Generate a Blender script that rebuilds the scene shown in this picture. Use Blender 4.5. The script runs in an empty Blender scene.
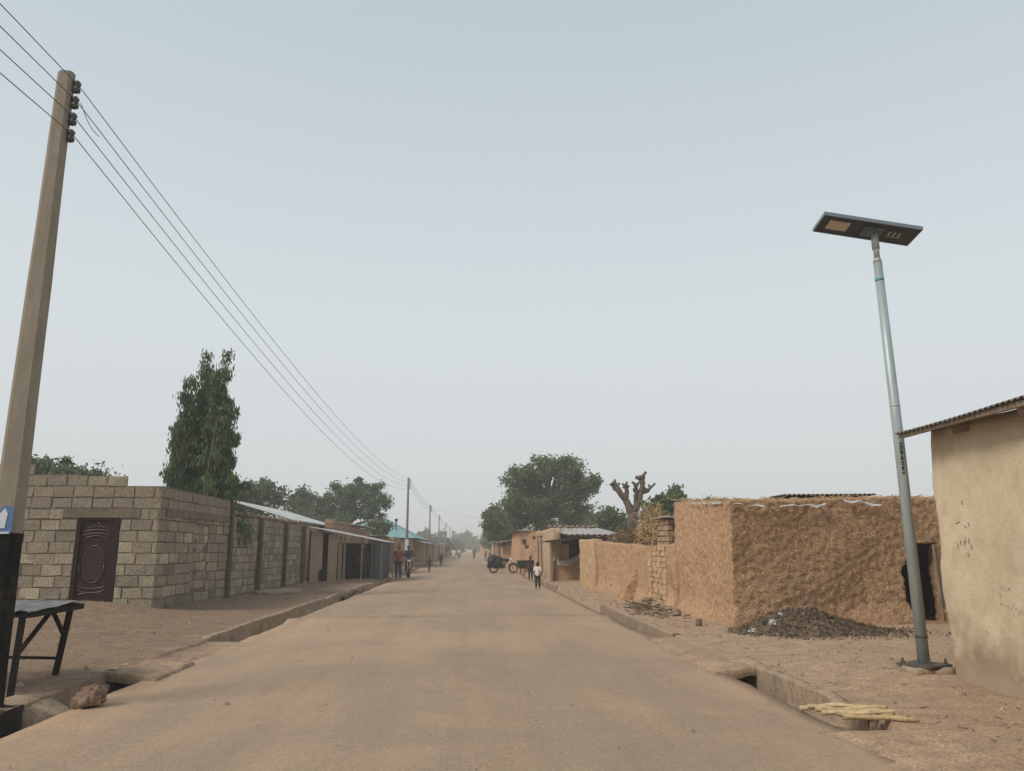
import bpy, bmesh, math, random
import numpy as np
from mathutils import Vector, noise, Matrix
R = math.radians
rnd = random.Random(7)
S = bpy.context.scene
COL = S.collection
nz = noise.noise

# ------------------------------------------------------------------ render / camera / light
S.render.engine = 'CYCLES'
S.view_settings.view_transform = 'Standard'
S.view_settings.look = 'None'
S.view_settings.exposure = 0.0
S.view_settings.gamma = 1.0
S.cycles.use_denoising = True
S.cycles.max_bounces = 6
S.cycles.diffuse_bounces = 3
S.cycles.volume_bounces = 1
S.cycles.transparent_max_bounces = 8
cam = bpy.data.cameras.new('camera'); co = bpy.data.objects.new('camera', cam); COL.objects.link(co)
F = 780.0; TH = math.atan(164 / F); PH = R(3.02); CH = 1.5
cam.sensor_width = 36; cam.lens = 36 * F / 1024; cam.clip_end = 6000; cam.clip_start = .05
co.location = (0, 0, CH); co.rotation_euler = (math.pi / 2 + TH, 0, -PH)
S.camera = co

SUN_EL = 44.0
sd = Vector((-0.87, -0.49, 0)).normalized() * math.cos(R(SUN_EL)); sd.z = math.sin(R(SUN_EL))
sl = bpy.data.lights.new('sun', 'SUN'); sl.energy = 2.35; sl.angle = R(20); sl.color = (1, .93, .82)
so = bpy.data.objects.new('sun', sl); COL.objects.link(so)
so.rotation_euler = (-sd).to_track_quat('-Z', 'Y').to_euler()
w = bpy.data.worlds.new('World'); S.world = w; w.use_nodes = True
nt = w.node_tree; nt.nodes.clear()
out = nt.nodes.new('ShaderNodeOutputWorld'); bg = nt.nodes.new('ShaderNodeBackground')
sky = nt.nodes.new('ShaderNodeTexSky'); sky.sky_type = 'NISHITA'; sky.sun_disc = False
sky.sun_elevation = R(SUN_EL); sky.sun_rotation = math.atan2(sd.x, sd.y)
sky.air_density = 1.0; sky.dust_density = 5.0; sky.ozone_density = 1.0
hs = nt.nodes.new('ShaderNodeHueSaturation'); hs.inputs['Saturation'].default_value = .45
mxs = nt.nodes.new('ShaderNodeMix'); mxs.data_type = 'RGBA'; mxs.inputs[0].default_value = .78
mxs.inputs[7].default_value = (7.3, 8.0, 8.4, 1)
tcw = nt.nodes.new('ShaderNodeTexCoord'); sxw = nt.nodes.new('ShaderNodeSeparateXYZ'); nt.links.new(tcw.outputs['Generated'], sxw.inputs[0])
rw = nt.nodes.new('ShaderNodeValToRGB'); rw.color_ramp.elements[0].position = 0.0; rw.color_ramp.elements[0].color = (.73, .765, .765, 1)
rw.color_ramp.elements[1].position = .62; rw.color_ramp.elements[1].color = (.56, .655, .715, 1)
e_ = rw.color_ramp.elements.new(.28); e_.color = (.74, .80, .825, 1)
nt.links.new(sxw.outputs[2], rw.inputs[0])
sc_ = nt.nodes.new('ShaderNodeVectorMath'); sc_.operation = 'SCALE'; sc_.inputs['Scale'].default_value = 12.7
nt.links.new(rw.outputs[0], sc_.inputs[0]); nt.links.new(sc_.outputs[0], mxs.inputs[7])
nt.links.new(sky.outputs[0], hs.inputs['Color']); nt.links.new(hs.outputs[0], mxs.inputs[6])
nt.links.new(mxs.outputs[2], bg.inputs[0]); bg.inputs[1].default_value = .085
nt.links.new(bg.outputs[0], out.inputs[0])

# ------------------------------------------------------------------ materials
def newmat(name):
    m = bpy.data.materials.new(name); m.use_nodes = True
    n = m.node_tree; b = n.nodes['Principled BSDF']; return m, n, b
def L(n, a, b): n.links.new(a, b)
def ntex(n, vec, scale, detail=4, rough=.55, dist=0):
    t = n.nodes.new('ShaderNodeTexNoise'); t.inputs['Scale'].default_value = scale
    t.inputs['Detail'].default_value = detail; t.inputs['Roughness'].default_value = rough
    t.inputs['Distortion'].default_value = dist; L(n, vec, t.inputs['Vector']); return t.outputs['Fac']
def ramp(n, fac, stops):
    r = n.nodes.new('ShaderNodeValToRGB'); e = r.color_ramp.elements
    while len(e) < len(stops): e.new(.5)
    for i, (p, c) in enumerate(stops):
        e[i].position = p; e[i].color = (c[0], c[1], c[2], 1) if hasattr(c, '__len__') else (c, c, c, 1)
    L(n, fac, r.inputs[0]); return r.outputs[0]
def mix(n, fac, a, b, mode='MIX'):
    m = n.nodes.new('ShaderNodeMix'); m.data_type = 'RGBA'; m.blend_type = mode
    for k, v in ((0, fac), (6, a), (7, b)):
        if isinstance(v, (int, float)): m.inputs[k].default_value = v if k == 0 else (v, v, v, 1)
        elif isinstance(v, tuple): m.inputs[k].default_value = (v[0], v[1], v[2], 1)
        else: L(n, v, m.inputs[k])
    return m.outputs[2]
def math_(n, op, a, b=0.0, clamp=False):
    m = n.nodes.new('ShaderNodeMath'); m.operation = op; m.use_clamp = clamp
    for k, v in ((0, a), (1, b)):
        if isinstance(v, (int, float)): m.inputs[k].default_value = v
        else: L(n, v, m.inputs[k])
    return m.outputs[0]
def geo(n, scale=None):
    g = n.nodes.new('ShaderNodeNewGeometry'); v = g.outputs['Position']
    if scale:
        mp = n.nodes.new('ShaderNodeMapping'); mp.inputs['Scale'].default_value = scale; L(n, v, mp.inputs[0]); v = mp.outputs[0]
    return v
def tone(n):
    a = n.nodes.new('ShaderNodeAttribute'); a.attribute_name = 'tone'; return a.outputs['Fac']
def bump(n, b, h, strength, dist):
    u = n.nodes.new('ShaderNodeBump'); u.inputs['Strength'].default_value = strength; u.inputs['Distance'].default_value = dist
    L(n, h, u.inputs['Height']); L(n, u.outputs[0], b.inputs['Normal'])

def earth(name, c1, c2, c3, s1=.8, s2=9, s3=60, bs=(14, 45), bst=.8, bd=.03, rough=.95, stretch=None, base=None, gr=.26, crack=None):
    """mottled earth / mud / plaster: broad and fine colour patches with a rough relief"""
    m, n, b = newmat(name); v = geo(n, stretch)
    big = ntex(n, v, s1, 5, .6); mid = ntex(n, v, s2, 5, .6); fine = ntex(n, v, s3, 3, .6)
    c = mix(n, ramp(n, big, [(.35, 0), (.65, 1)]), c1, c2)
    c = mix(n, ramp(n, mid, [(.42, 0), (.7, 1)]), c, c3)
    c = mix(n, 1.0, c, ramp(n, fine, [(.30, 1 - gr * 1.25), (.5, 1.0), (.70, 1 + gr)]), 'MULTIPLY')
    if base: # damp dirt splashed on the foot of a wall
        s = n.nodes.new('ShaderNodeSeparateXYZ'); L(n, geo(n), s.inputs[0])
        k = math_(n, 'ADD', s.outputs[2], math_(n, 'MULTIPLY', math_(n, 'SUBTRACT', ntex(n, v, 2.2, 6, .7), .5), base[2]))
        c = mix(n, ramp(n, k, [(base[0] * .2, 1), (base[1] * .2, 0)]) if False else math_(n, 'MULTIPLY', math_(n, 'SUBTRACT', base[1], k), 1 / (base[1] - base[0]), True), c, base[3])
    if crack:
        vo = n.nodes.new('ShaderNodeTexVoronoi'); vo.feature = 'DISTANCE_TO_EDGE'; vo.inputs['Scale'].default_value = crack[0]
        nn = n.nodes.new('ShaderNodeTexNoise'); nn.inputs['Scale'].default_value = crack[0] * 2.5; nn.inputs['Detail'].default_value = 6; L(n, v, nn.inputs['Vector'])
        dv = n.nodes.new('ShaderNodeVectorMath'); dv.operation = 'ADD'; L(n, v, dv.inputs[0]); L(n, nn.outputs['Color'], dv.inputs[1]); L(n, dv.outputs[0], vo.inputs['Vector'])
        ck = math_(n, 'MULTIPLY', ramp(n, vo.outputs[0], [(0, 1), (crack[1], 0)]), ramp(n, ntex(n, v, crack[0] * .8, 3), [(.48, 0), (.6, crack[2])]))
        c = mix(n, ck, c, tuple(q * .45 for q in c1))
    L(n, c, b.inputs['Base Color']); b.inputs['Roughness'].default_value = rough
    b.inputs['Specular IOR Level'].default_value = .15
    h = math_(n, 'ADD', ntex(n, v, bs[0], 6, .65), math_(n, 'MULTIPLY', ntex(n, v, bs[1], 4, .7), .5))
    bump(n, b, h, bst, bd); return m

def plain(name, c, rough=.8, metal=0, var=.25, s=12, bst=.25, spec=.3, c2=None, stretch=None):
    m, n, b = newmat(name); v = geo(n, stretch); f = ntex(n, v, s, 5, .65)
    lo = tuple(x * (1 - var) for x in c); hi = tuple(min(1, x * (1 + var)) for x in c)
    k = mix(n, ramp(n, f, [(.3, 0), (.7, 1)]), lo, hi)
    if c2: k = mix(n, ramp(n, ntex(n, v, s * .35, 6, .75), [(.47, 0), (.66, 1)]), k, c2)
    L(n, k, b.inputs['Base Color']); b.inputs['Roughness'].default_value = rough; b.inputs['Metallic'].default_value = metal
    b.inputs['Specular IOR Level'].default_value = spec
    bump(n, b, f, bst, .01); return m

def toned(name, stops, rough=.9, mottled=.35, s=25, bst=.6, bd=.012, trans=0, spec=.2, patch=None):
    """colour picked per piece (block, leaf, stick) by the 'tone' attribute"""
    m, n, b = newmat(name); v = geo(n); f = ntex(n, v, s, 4, .65)
    c = ramp(n, tone(n), stops)
    c = mix(n, 1.0, c, ramp(n, f, [(.25, 1 - mottled), (.75, 1 + mottled)]), 'MULTIPLY')
    if patch: c = mix(n, ramp(n, ntex(n, v, patch[0], 6, .7), [(.5, 0), (.66, patch[2])]), c, patch[1])
    L(n, c, b.inputs['Base Color']); b.inputs['Roughness'].default_value = rough; b.inputs['Specular IOR Level'].default_value = spec
    if bst: bump(n, b, f, bst, bd)
    if trans:
        t = n.nodes.new('ShaderNodeBsdfTranslucent'); L(n, c, t.inputs[0]); ms = n.nodes.new('ShaderNodeMixShader')
        ms.inputs[0].default_value = trans; o = n.nodes['Material Output']
        L(n, b.outputs[0], ms.inputs[1]); L(n, t.outputs[0], ms.inputs[2]); L(n, ms.outputs[0], o.inputs[0])
    return m

M = {}
M['mud_front'] = earth('mud_daub_rough', (.47, .285, .158), (.53, .33, .19), (.38, .23, .13), .7, 9, 26, (17, 45), 1.0, .075, gr=.36)
M['mud_orange'] = earth('mud_daub_orange', (.49, .30, .178), (.54, .34, .205), (.41, .25, .15), .9, 8, 24, (16, 42), 1.0, .05, stretch=(1, 1, .6), gr=.30)
M['mud_buff'] = earth('mud_brick_buff', (.47, .31, .18), (.52, .35, .21), (.38, .25, .15), .9, 8, 50, (14, 40), .8, .02)
M['mud_far'] = earth('mud_far', (.46, .27, .165), (.52, .32, .20), (.37, .225, .14), .35, 3, 20, (6, 20), .6, .03)
M['mud_tan'] = earth('plaster_tan', (.43, .31, .20), (.49, .36, .24), (.35, .25, .17), .35, 3, 20, (6, 20), .5, .02)
M['plaster'] = earth('plaster_cream', (.52, .42, .285), (.57, .47, .33), (.46, .36, .24), 1.1, 4, 60, (5, 60), .45, .015, base=(.25, .80, 1.9, (.30, .22, .15)), gr=.12, crack=(.9, .012, .7))
M['ground'] = earth('dusty_ground', (.385, .262, .172), (.43, .295, .197), (.30, .205, .134), .5, 4, 45, (9, 50), .9, .03)
def ground_side():
    m = M['ground']; n = m.node_tree; b = n.nodes['Principled BSDF']; c = b.inputs['Base Color'].links[0].from_socket
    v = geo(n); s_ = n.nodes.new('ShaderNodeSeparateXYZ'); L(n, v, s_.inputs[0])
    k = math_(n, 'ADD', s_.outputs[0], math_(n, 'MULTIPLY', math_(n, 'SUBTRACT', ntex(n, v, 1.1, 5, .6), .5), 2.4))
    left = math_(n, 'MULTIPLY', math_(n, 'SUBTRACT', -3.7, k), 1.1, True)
    c = mix(n, left, c, mix(n, 1.0, c, (.60, .59, .60), 'MULTIPLY'))  # left verge soil darkened in colour, partly for the shade lying there
    grit = ntex(n, v, 26, 3, .8)
    c = mix(n, 1.0, c, ramp(n, grit, [(.3, .72), (.5, 1.0), (.7, 1.22)]), 'MULTIPLY')
    st = ntex(n, geo(n, (.35, 1.6, 1)), 1.5, 6, .7)
    c = mix(n, ramp(n, st, [(.50, 0), (.68, .45)]), c, (.21, .155, .11))
    L(n, c, b.inputs['Base Color'])
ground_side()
M['concrete'] = earth('drain_concrete', (.32, .235, .16), (.37, .275, .19), (.22, .16, .115), 1.2, 6, 60, (10, 60), .7, .02)
M['mortar'] = earth('mortar', (.17, .13, .094), (.21, .165, .12), (.13, .10, .074), 1, 8, 60, (12, 50), .7, .02)
M['block'] = toned('sand_block', [(0, (.185, .15, .112)), (.35, (.268, .222, .163)), (.75, (.345, .29, .208)), (1, (.44, .375, .265))], s=22, mottled=.42, bst=.9, bd=.02, patch=(4.2, (.225, .19, .145), .9))
M['pilaster'] = earth('pilaster_concrete', (.10, .085, .068), (.14, .118, .09), (.075, .064, .052), 1.4, 7, 60, (12, 60), .6, .02)
M['burnt_brick'] = toned('burnt_brick', [(0, (.26, .17, .115)), (1, (.40, .27, .175))], s=10, mottled=.2)
M['rubbish'] = toned('rubbish_bits', [(0, (.035, .026, .019)), (.45, (.105, .074, .05)), (.88, (.22, .155, .10)), (1, (.34, .29, .23))], s=30, bst=.3)
M['ash'] = earth('ash_soil', (.15, .105, .070), (.23, .16, .105), (.085, .062, .043), 2, 12, 70, (20, 60), 1, .04)
M['pebble'] = toned('pebbles', [(0, (.15, .11, .08)), (.6, (.30, .22, .155)), (1, (.40, .32, .24))], bst=.3)
M['stone'] = earth('field_stone', (.24, .155, .105), (.30, .20, .14), (.17, .12, .09), 6, 20, 90, (20, 90), .7, .01)
M['zinc'] = plain('zinc_sheet', (.56, .57, .56), .5, .35, .15, 3, .1, .4, c2=(.36, .30, .25), stretch=(.4, 1, 1))
M['zinc_dull'] = plain('zinc_dull', (.34, .335, .32), .65, .2, .25, 4, .1, .3, c2=(.20, .15, .115), stretch=(2, .5, 1))
M['zinc_dark'] = plain('zinc_weathered', (.16, .145, .13), .7, .2, .3, 5, .2, .3, c2=(.11, .075, .055))
M['teal'] = plain('teal_roof', (.17, .33, .32), .65, .0, .1, 2, .1, .3)
M['wood'] = plain('weathered_wood', (.20, .15, .105), .85, 0, .35, 22, .5, .2, stretch=(1, 1, .15))
M['wood_pale'] = plain('pale_planks', (.27, .20, .14), .85, 0, .25, 16, .4, .2, stretch=(1, 1, .12))
M['wood_dark'] = plain('dark_wood', (.020, .016, .014), .9, 0, .4, 30, .4, .1)
M['pole'] = plain('pole_concrete', (.25, .215, .165), .85, 0, .14, 9, .4, .2, c2=(.22, .18, .14), stretch=(1, 1, .3))
M['pole_far'] = plain('pole_weathered', (.17, .145, .118), .85, 0, .14, 9, .4, .2, stretch=(1, 1, .3))
M['pole_black'] = plain('pole_black_paint', (.010, .009, .009), .9, 0, .3, 10, .2, .08, c2=(.035, .03, .026))
M['drain_shade'] = plain('shaded_drain_wall', (.016, .013, .011), .7, 0, .4, 6, .3, .3)  # near-black colour stands in for the shade inside the drains
M['white_pap'] = plain('paper_white', (.55, .58, .62), .7, 0, .1, 30, .1, .3)
M['blue_pap'] = plain('paper_blue', (.10, .17, .33), .7, 0, .3, 30, .1, .3)
M['ceramic'] = plain('insulator_dark', (.05, .045, .045), .35, 0, .2, 30, .1, .5)
M['steel_dark'] = plain('bracket_steel', (.08, .075, .07), .6, .5, .3, 30, .2, .4)
M['wire'] = plain('wire_aluminium', (.07, .07, .07), .6, .3, .1, 5, 0, .3)
M['galv'] = plain('galvanised_pole', (.33, .385, .385), .48, .3, .16, 14, .12, .4, c2=(.28, .31, .295), stretch=(1, 1, .12))
M['galv_light'] = plain('galvanised_neck', (.42, .44, .40), .45, .3, .12, 14, .1, .4)
M['blue_band'] = plain('blue_band', (.20, .36, .42), .6, 0, .2, 30, .1, .3)
M['lamp_body'] = plain('lamp_housing', (.045, .055, .065), .5, .2, .15, 20, .05, .4)
M['lamp_led'] = plain('lamp_led_panel', (.60, .50, .36), .4, 0, .1, 60, .05, .4)
M['lamp_edge'] = plain('lamp_edge', (.16, .20, .22), .45, .3, .1, 20, .05, .4)
M['rust'] = plain('rusty_plate', (.09, .075, .06), .8, .2, .4, 30, .3, .3)
M['door'] = plain('door_maroon', (.022, .007, .008), .6, 0, .25, 14, .1, .2)
M['door_edge'] = plain('door_relief', (.075, .03, .027), .35, .1, .25, 14, .1, .5)
M['reed'] = toned('yellow_stalks', [(0, (.36, .26, .14)), (1, (.52, .40, .23))], s=16, mottled=.4, bst=.3)
M['straw'] = toned('dry_stalks', [(0, (.22, .15, .08)), (.5, (.42, .28, .14)), (1, (.60, .43, .23))], s=30, mottled=.2, bst=.2)
M['bark'] = earth('bark_grey', (.14, .105, .08), (.19, .15, .115), (.09, .07, .055), 3, 14, 60, (18, 50), 1, .04, stretch=(1, 1, .35))
def leafm(name, a, b, c, tr=.36): return toned(name, [(0, a), (.5, b), (1, c)], rough=.5, mottled=.12, s=3, bst=0, trans=tr, spec=.35)
M['leaf_mast'] = leafm('mast_leaves', (.050, .082, .034), (.088, .138, .055), (.15, .215, .095))
M['leaf_mango'] = leafm('mango_leaves', (.070, .100, .042), (.105, .145, .062), (.15, .20, .092))
M['leaf_neem'] = leafm('neem_leaves', (.075, .105, .042), (.105, .14, .058), (.15, .19, .085))
M['leaf_dusty'] = leafm('dusty_leaves', (.085, .100, .050), (.115, .13, .068), (.15, .16, .09))
M['cloth_red'] = plain('red_shirt', (.24, .045, .055), .85, 0, .15, 20, .2, .2)
M['cloth_dark'] = plain('dark_cloth', (.03, .032, .038), .85, 0, .3, 20, .2, .2)
M['cloth_white'] = plain('white_cloth', (.66, .62, .54), .85, 0, .08, 20, .2, .2)
M['cloth_brown'] = plain('brown_cloth', (.16, .10, .07), .85, 0, .3, 20, .2, .2)
M['cloth_pink'] = plain('pink_headscarf', (.50, .22, .22), .85, 0, .3, 20, .2, .2)
M['cloth_sack'] = plain('sack_cloth', (.30, .23, .17), .9, 0, .3, 12, .4, .2)
M['skin'] = plain('skin', (.07, .038, .024), .55, 0, .1, 30, .1, .4)
M['hair'] = plain('hair', (.012, .010, .009), .8, 0, .2, 80, .3, .2)
M['eye'] = plain('eye_white', (.5, .47, .43), .3, 0, .02, 10, 0, .5)
M['rubber'] = plain('rubber', (.02, .02, .02), .8, 0, .2, 30, .2, .3)
M['chrome'] = plain('chrome', (.5, .5, .5), .3, .9, .1, 20, .05, .5)
M['red_paint'] = plain('red_tank', (.30, .02, .02), .35, 0, .1, 10, .05, .5)
M['tarp'] = plain('black_tarp', (.018, .018, .022), .6, 0, .4, 12, .5, .4)
M['void'] = plain('shaded_interior_earth', (.05, .038, .03), .95, 0, .3, 8, .4, .1)  # darkness of the rooms put into the colour of their inner faces
M['metal_blue'] = plain('blue_grey_sheet', (.055, .072, .085), .6, .1, .3, 6, .2, .3, c2=(.05, .055, .06))
M['feather'] = plain('hen_feathers', (.15, .08, .04), .8, 0, .5, 40, .4, .2)
M['tin'] = plain('rusty_tin', (.13, .10, .075), .7, .2, .4, 40, .2, .3)
M['plastic'] = plain('white_plastic', (.46, .46, .45), .45, 0, .12, 30, .4, .4)

# road: dusty grey-brown bitumen, browner where earth has blown over it
def road_mat():
    m, n, b = newmat('dusty_road'); v = geo(n)
    s = n.nodes.new('ShaderNodeSeparateXYZ'); L(n, v, s.inputs[0]); x, y = s.outputs[0], s.outputs[1]
    big = ntex(n, v, .35, 6, .65, .6); mid = ntex(n, v, 2.2, 6, .7); fine = ntex(n, v, 70, 3, .7)
    vs = geo(n, (.9, .12, 1)); streak = ntex(n, vs, 1.6, 5, .6)
    ex = math_(n, 'ABSOLUTE', math_(n, 'ADD', x, .35))
    edge = math_(n, 'MULTIPLY', math_(n, 'SUBTRACT', ex, 2.35), .55, True)
    # earth spread over the surface where the drains are filled in, 8 to 17 m ahead
    band = math_(n, 'SUBTRACT', 1.0, math_(n, 'MULTIPLY', math_(n, 'ABSOLUTE', math_(n, 'SUBTRACT', y, 14.2)), .30), True)
    k = math_(n, 'ADD', math_(n, 'MULTIPLY', edge, .55), math_(n, 'MULTIPLY', band, .42))
    k = math_(n, 'ADD', k, math_(n, 'MULTIPLY', math_(n, 'SUBTRACT', big, .5), 2.4))
    k = math_(n, 'ADD', k, math_(n, 'MULTIPLY', math_(n, 'SUBTRACT', streak, .5), 1.8))
    k = math_(n, 'ADD', k, math_(n, 'MULTIPLY', math_(n, 'SUBTRACT', mid, .5), .9))
    k = math_(n, 'ADD', k, .22, True)
    c = mix(n, k, (.285, .208, .145), (.39, .26, .165))
    c = mix(n, 1.0, c, ramp(n, fine, [(.28, .70), (.5, 1.0), (.72, 1.26)]), 'MULTIPLY')
    c = mix(n, 1.0, c, ramp(n, ntex(n, v, 24, 4, .75), [(.3, .84), (.5, 1.0), (.7, 1.13)]), 'MULTIPLY')
    shade_dist = math_(n, 'ABSOLUTE', math_(n, 'SUBTRACT', math_(n, 'SUBTRACT', y, math_(n, 'MULTIPLY', x, .05)), math_(n, 'ADD', 17.75, math_(n, 'MULTIPLY', math_(n, 'SUBTRACT', mid, .5), 1.2))))
    hump_shade = math_(n, 'MULTIPLY', math_(n, 'SUBTRACT', 1.0, math_(n, 'MULTIPLY', shade_dist, 2.6), True), ramp(n, big, [(.3, .25), (.6, .8)]))
    c = mix(n, hump_shade, c, (.175, .135, .095))  # dark band painted across the road as the hump's shaded line
    trk = ntex(n, geo(n, (1.9, .035, 1)), 1.0, 3, .5)
    c = mix(n, 1.0, c, ramp(n, trk, [(.36, .94), (.5, 1.0), (.64, 1.03)]), 'MULTIPLY')
    spots = ntex(n, v, 9, 2, .5)
    c = mix(n, ramp(n, spots, [(.70, 0), (.76, .55)]), c, (.19, .145, .105))
    crack = n.nodes.new('ShaderNodeTexVoronoi'); crack.feature = 'DISTANCE_TO_EDGE'; crack.inputs['Scale'].default_value = .42
    dv = n.nodes.new('ShaderNodeVectorMath'); dv.operation = 'ADD'
    nn = n.nodes.new('ShaderNodeTexNoise'); nn.inputs['Scale'].default_value = 2.2; nn.inputs['Detail'].default_value = 6; L(n, v, nn.inputs['Vector'])
    L(n, v, dv.inputs[0]); L(n, nn.outputs['Color'], dv.inputs[1]); L(n, dv.outputs[0], crack.inputs['Vector'])
    ck = math_(n, 'MULTIPLY', ramp(n, crack.outputs[0], [(0, 1), (.010, 0)]), ramp(n, ntex(n, v, .5, 3), [(.55, 0), (.66, .45)]))
    c = mix(n, ck, c, (.15, .11, .08))
    L(n, c, b.inputs['Base Color']); b.inputs['Roughness'].default_value = .88; b.inputs['Specular IOR Level'].default_value = .2
    h = math_(n, 'ADD', math_(n, 'MULTIPLY', fine, .35), mid); bump(n, b, h, .5, .015)
    return m
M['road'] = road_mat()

# ------------------------------------------------------------------ builders
def wloc(o):
    v = Vector((0, 0, 0))
    while o: v += o.location; o = o.parent
    return v
SHEAR = [None]
class MB:
    def __init__(s): s.v = []; s.f = []; s.t = []; s.mi = []; s.ct = 0.5; s.cm = 0
    def face(s, idx): s.f.append(idx); s.mi.append(s.cm)
    def vert(s, p): s.v.append(tuple(p)); s.t.append(s.ct); return len(s.v) - 1
    def box(s, x0, x1, y0, y1, z0, z1, jit=0, mtx=None):
        b = len(s.v)
        for z in (z0, z1):
            for y in (y0, y1):
                for x in (x0, x1):
                    p = Vector((x + rnd.uniform(-jit, jit), y + rnd.uniform(-jit, jit), z + rnd.uniform(-jit, jit)))
                    s.vert(mtx @ p if mtx else p)
        for q in ((0, 2, 3, 1), (4, 5, 7, 6), (0, 1, 5, 4), (2, 6, 7, 3), (0, 4, 6, 2), (1, 3, 7, 5)): s.face([b + i for i in q])
    def tube(s, pts, rad, seg=8, cap=True):
        pts = [Vector(p) for p in pts]; b = len(s.v)
        if not hasattr(rad, '__len__'): rad = [rad] * len(pts)
        up = None
        for i, p in enumerate(pts):
            d = (pts[min(i + 1, len(pts) - 1)] - pts[max(i - 1, 0)])
            if d.length < 1e-9: d = Vector((0, 0, 1))
            d.normalize()
            if up is None: up = d.orthogonal().normalized()
            else:
                up = (up - d * up.dot(d)); up = up.normalized() if up.length > 1e-6 else d.orthogonal().normalized()
            w_ = d.cross(up)
            for k in range(seg):
                a = 2 * math.pi * k / seg
                s.vert(p + (up * math.cos(a) + w_ * math.sin(a)) * rad[i])
        for i in range(len(pts) - 1):
            for k in range(seg):
                k2 = (k + 1) % seg
                s.face([b + i * seg + k, b + i * seg + k2, b + (i + 1) * seg + k2, b + (i + 1) * seg + k])
        if cap:
            s.face([b + k for k in range(seg)][::-1]); s.face([b + (len(pts) - 1) * seg + k for k in range(seg)])
    def bar(s, a, b_, wx, wy=None):  # squared timber from a to b
        a = Vector(a); b_ = Vector(b_); d = (b_ - a); Lh = d.length; d.normalize(); wy = wy or wx
        q = d.to_track_quat('Z', 'Y').to_matrix().to_4x4(); q.translation = a
        s.box(-wx / 2, wx / 2, -wy / 2, wy / 2, 0, Lh, mtx=q)
    def ball(s, c, r, seg=10, rings=6, nzamp=0):
        c = Vector(c); r = Vector(r) if hasattr(r, '__len__') else Vector((r, r, r)); b = len(s.v)
        for i in range(rings + 1):
            th = math.pi * i / rings
            for k in range(seg):
                a = 2 * math.pi * k / seg
                d = Vector((math.sin(th) * math.cos(a), math.sin(th) * math.sin(a), math.cos(th)))
                m_ = 1 + (nzamp * nz(d * 1.7 + c) if nzamp else 0)
                s.vert(c + Vector((d.x * r.x, d.y * r.y, d.z * r.z)) * m_)
        for i in range(rings):
            for k in range(seg):
                k2 = (k + 1) % seg
                s.face([b + i * seg + k, b + (i + 1) * seg + k, b + (i + 1) * seg + k2, b + i * seg + k2])
    def ring(s, c, rad, r, axis='y', seg=20, k=6):
        pts = []
        for i in range(seg + 1):
            a = 2 * math.pi * i / seg
            p = {'y': (math.cos(a), 0, math.sin(a)), 'x': (0, math.cos(a), math.sin(a)), 'z': (math.cos(a), math.sin(a), 0)}[axis]
            pts.append(Vector(c) + Vector(p) * rad)
        s.tube(pts, r, k, False)
    def voxel(s, xs, ys, zs, solid, warp):
        nx, ny, nzz = len(xs) - 1, len(ys) - 1, len(zs) - 1; idx = {}
        sol = np.zeros((nx + 2, ny + 2, nzz + 2), bool)
        for i in range(nx):
            cx = (xs[i] + xs[i + 1]) / 2
            for j in range(ny):
                cy = (ys[j] + ys[j + 1]) / 2
                for k in range(nzz): sol[i + 1, j + 1, k + 1] = solid(cx, cy, (zs[k] + zs[k + 1]) / 2)
        def V(i, j, k):
            q = idx.get((i, j, k))
            if q is None:
                q = s.vert(warp(xs[i], ys[j], zs[k])); idx[(i, j, k)] = q
            return q
        for i, j, k in np.argwhere(sol):
            a, b, c = i - 1, j - 1, k - 1
            if not sol[i - 1, j, k]: s.face([V(a, b, c), V(a, b, c + 1), V(a, b + 1, c + 1), V(a, b + 1, c)])
            if not sol[i + 1, j, k]: s.face([V(a + 1, b, c), V(a + 1, b + 1, c), V(a + 1, b + 1, c + 1), V(a + 1, b, c + 1)])
            if not sol[i, j - 1, k]: s.face([V(a, b, c), V(a + 1, b, c), V(a + 1, b, c + 1), V(a, b, c + 1)])
            if not sol[i, j + 1, k]: s.face([V(a, b + 1, c), V(a, b + 1, c + 1), V(a + 1, b + 1, c + 1), V(a + 1, b + 1, c)])
            if not sol[i, j, k - 1] and c > 0: s.face([V(a, b, c), V(a, b + 1, c), V(a + 1, b + 1, c), V(a + 1, b, c)])
            if not sol[i, j, k + 1]: s.face([V(a, b, c + 1), V(a + 1, b, c + 1), V(a + 1, b + 1, c + 1), V(a, b + 1, c + 1)])
    def build(s, name, mats, parent=None, loc=None, smooth=False, label=None):
        if SHEAR[0]: s.v = [SHEAR[0](*p) for p in s.v]
        o_ = wloc(parent) if parent else Vector(loc or (0, 0, 0))
        me = bpy.data.meshes.new(name)
        me.from_pydata([(a[0] - o_.x, a[1] - o_.y, a[2] - o_.z) for a in s.v], [], s.f)
        at = me.attributes.new('tone', 'FLOAT', 'POINT'); at.data.foreach_set('value', s.t)
        for m in (mats if isinstance(mats, (list, tuple)) else [mats]): me.materials.append(M[m] if isinstance(m, str) else m)
        me.polygons.foreach_set('material_index', s.mi)
        if smooth: me.polygons.foreach_set('use_smooth', [True] * len(me.polygons))
        me.update()
        ob = bpy.data.objects.new(name, me); COL.objects.link(ob)
        if parent: ob.parent = parent
        else: ob.location = o_
        if label: ob['label'] = label
        return ob
def thing(name, label, cat, loc=(0, 0, 0), group=None):
    o = bpy.data.objects.new(name, None); COL.objects.link(o); o.location = loc; o.empty_display_size = .3
    return tag(o, label, cat, group)
def tag(o, label, cat, group=None, kind=None):
    o['label'] = label; o['category'] = cat
    if group: o['group'] = group
    if kind: o['kind'] = kind
    return o
def struct(o): o['kind'] = 'structure'; return o
def copy_tree(o, parent=None):
    c = o.copy(); COL.objects.link(c); c.parent = parent
    for ch in o.children: copy_tree(ch, c)
    return c
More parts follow.
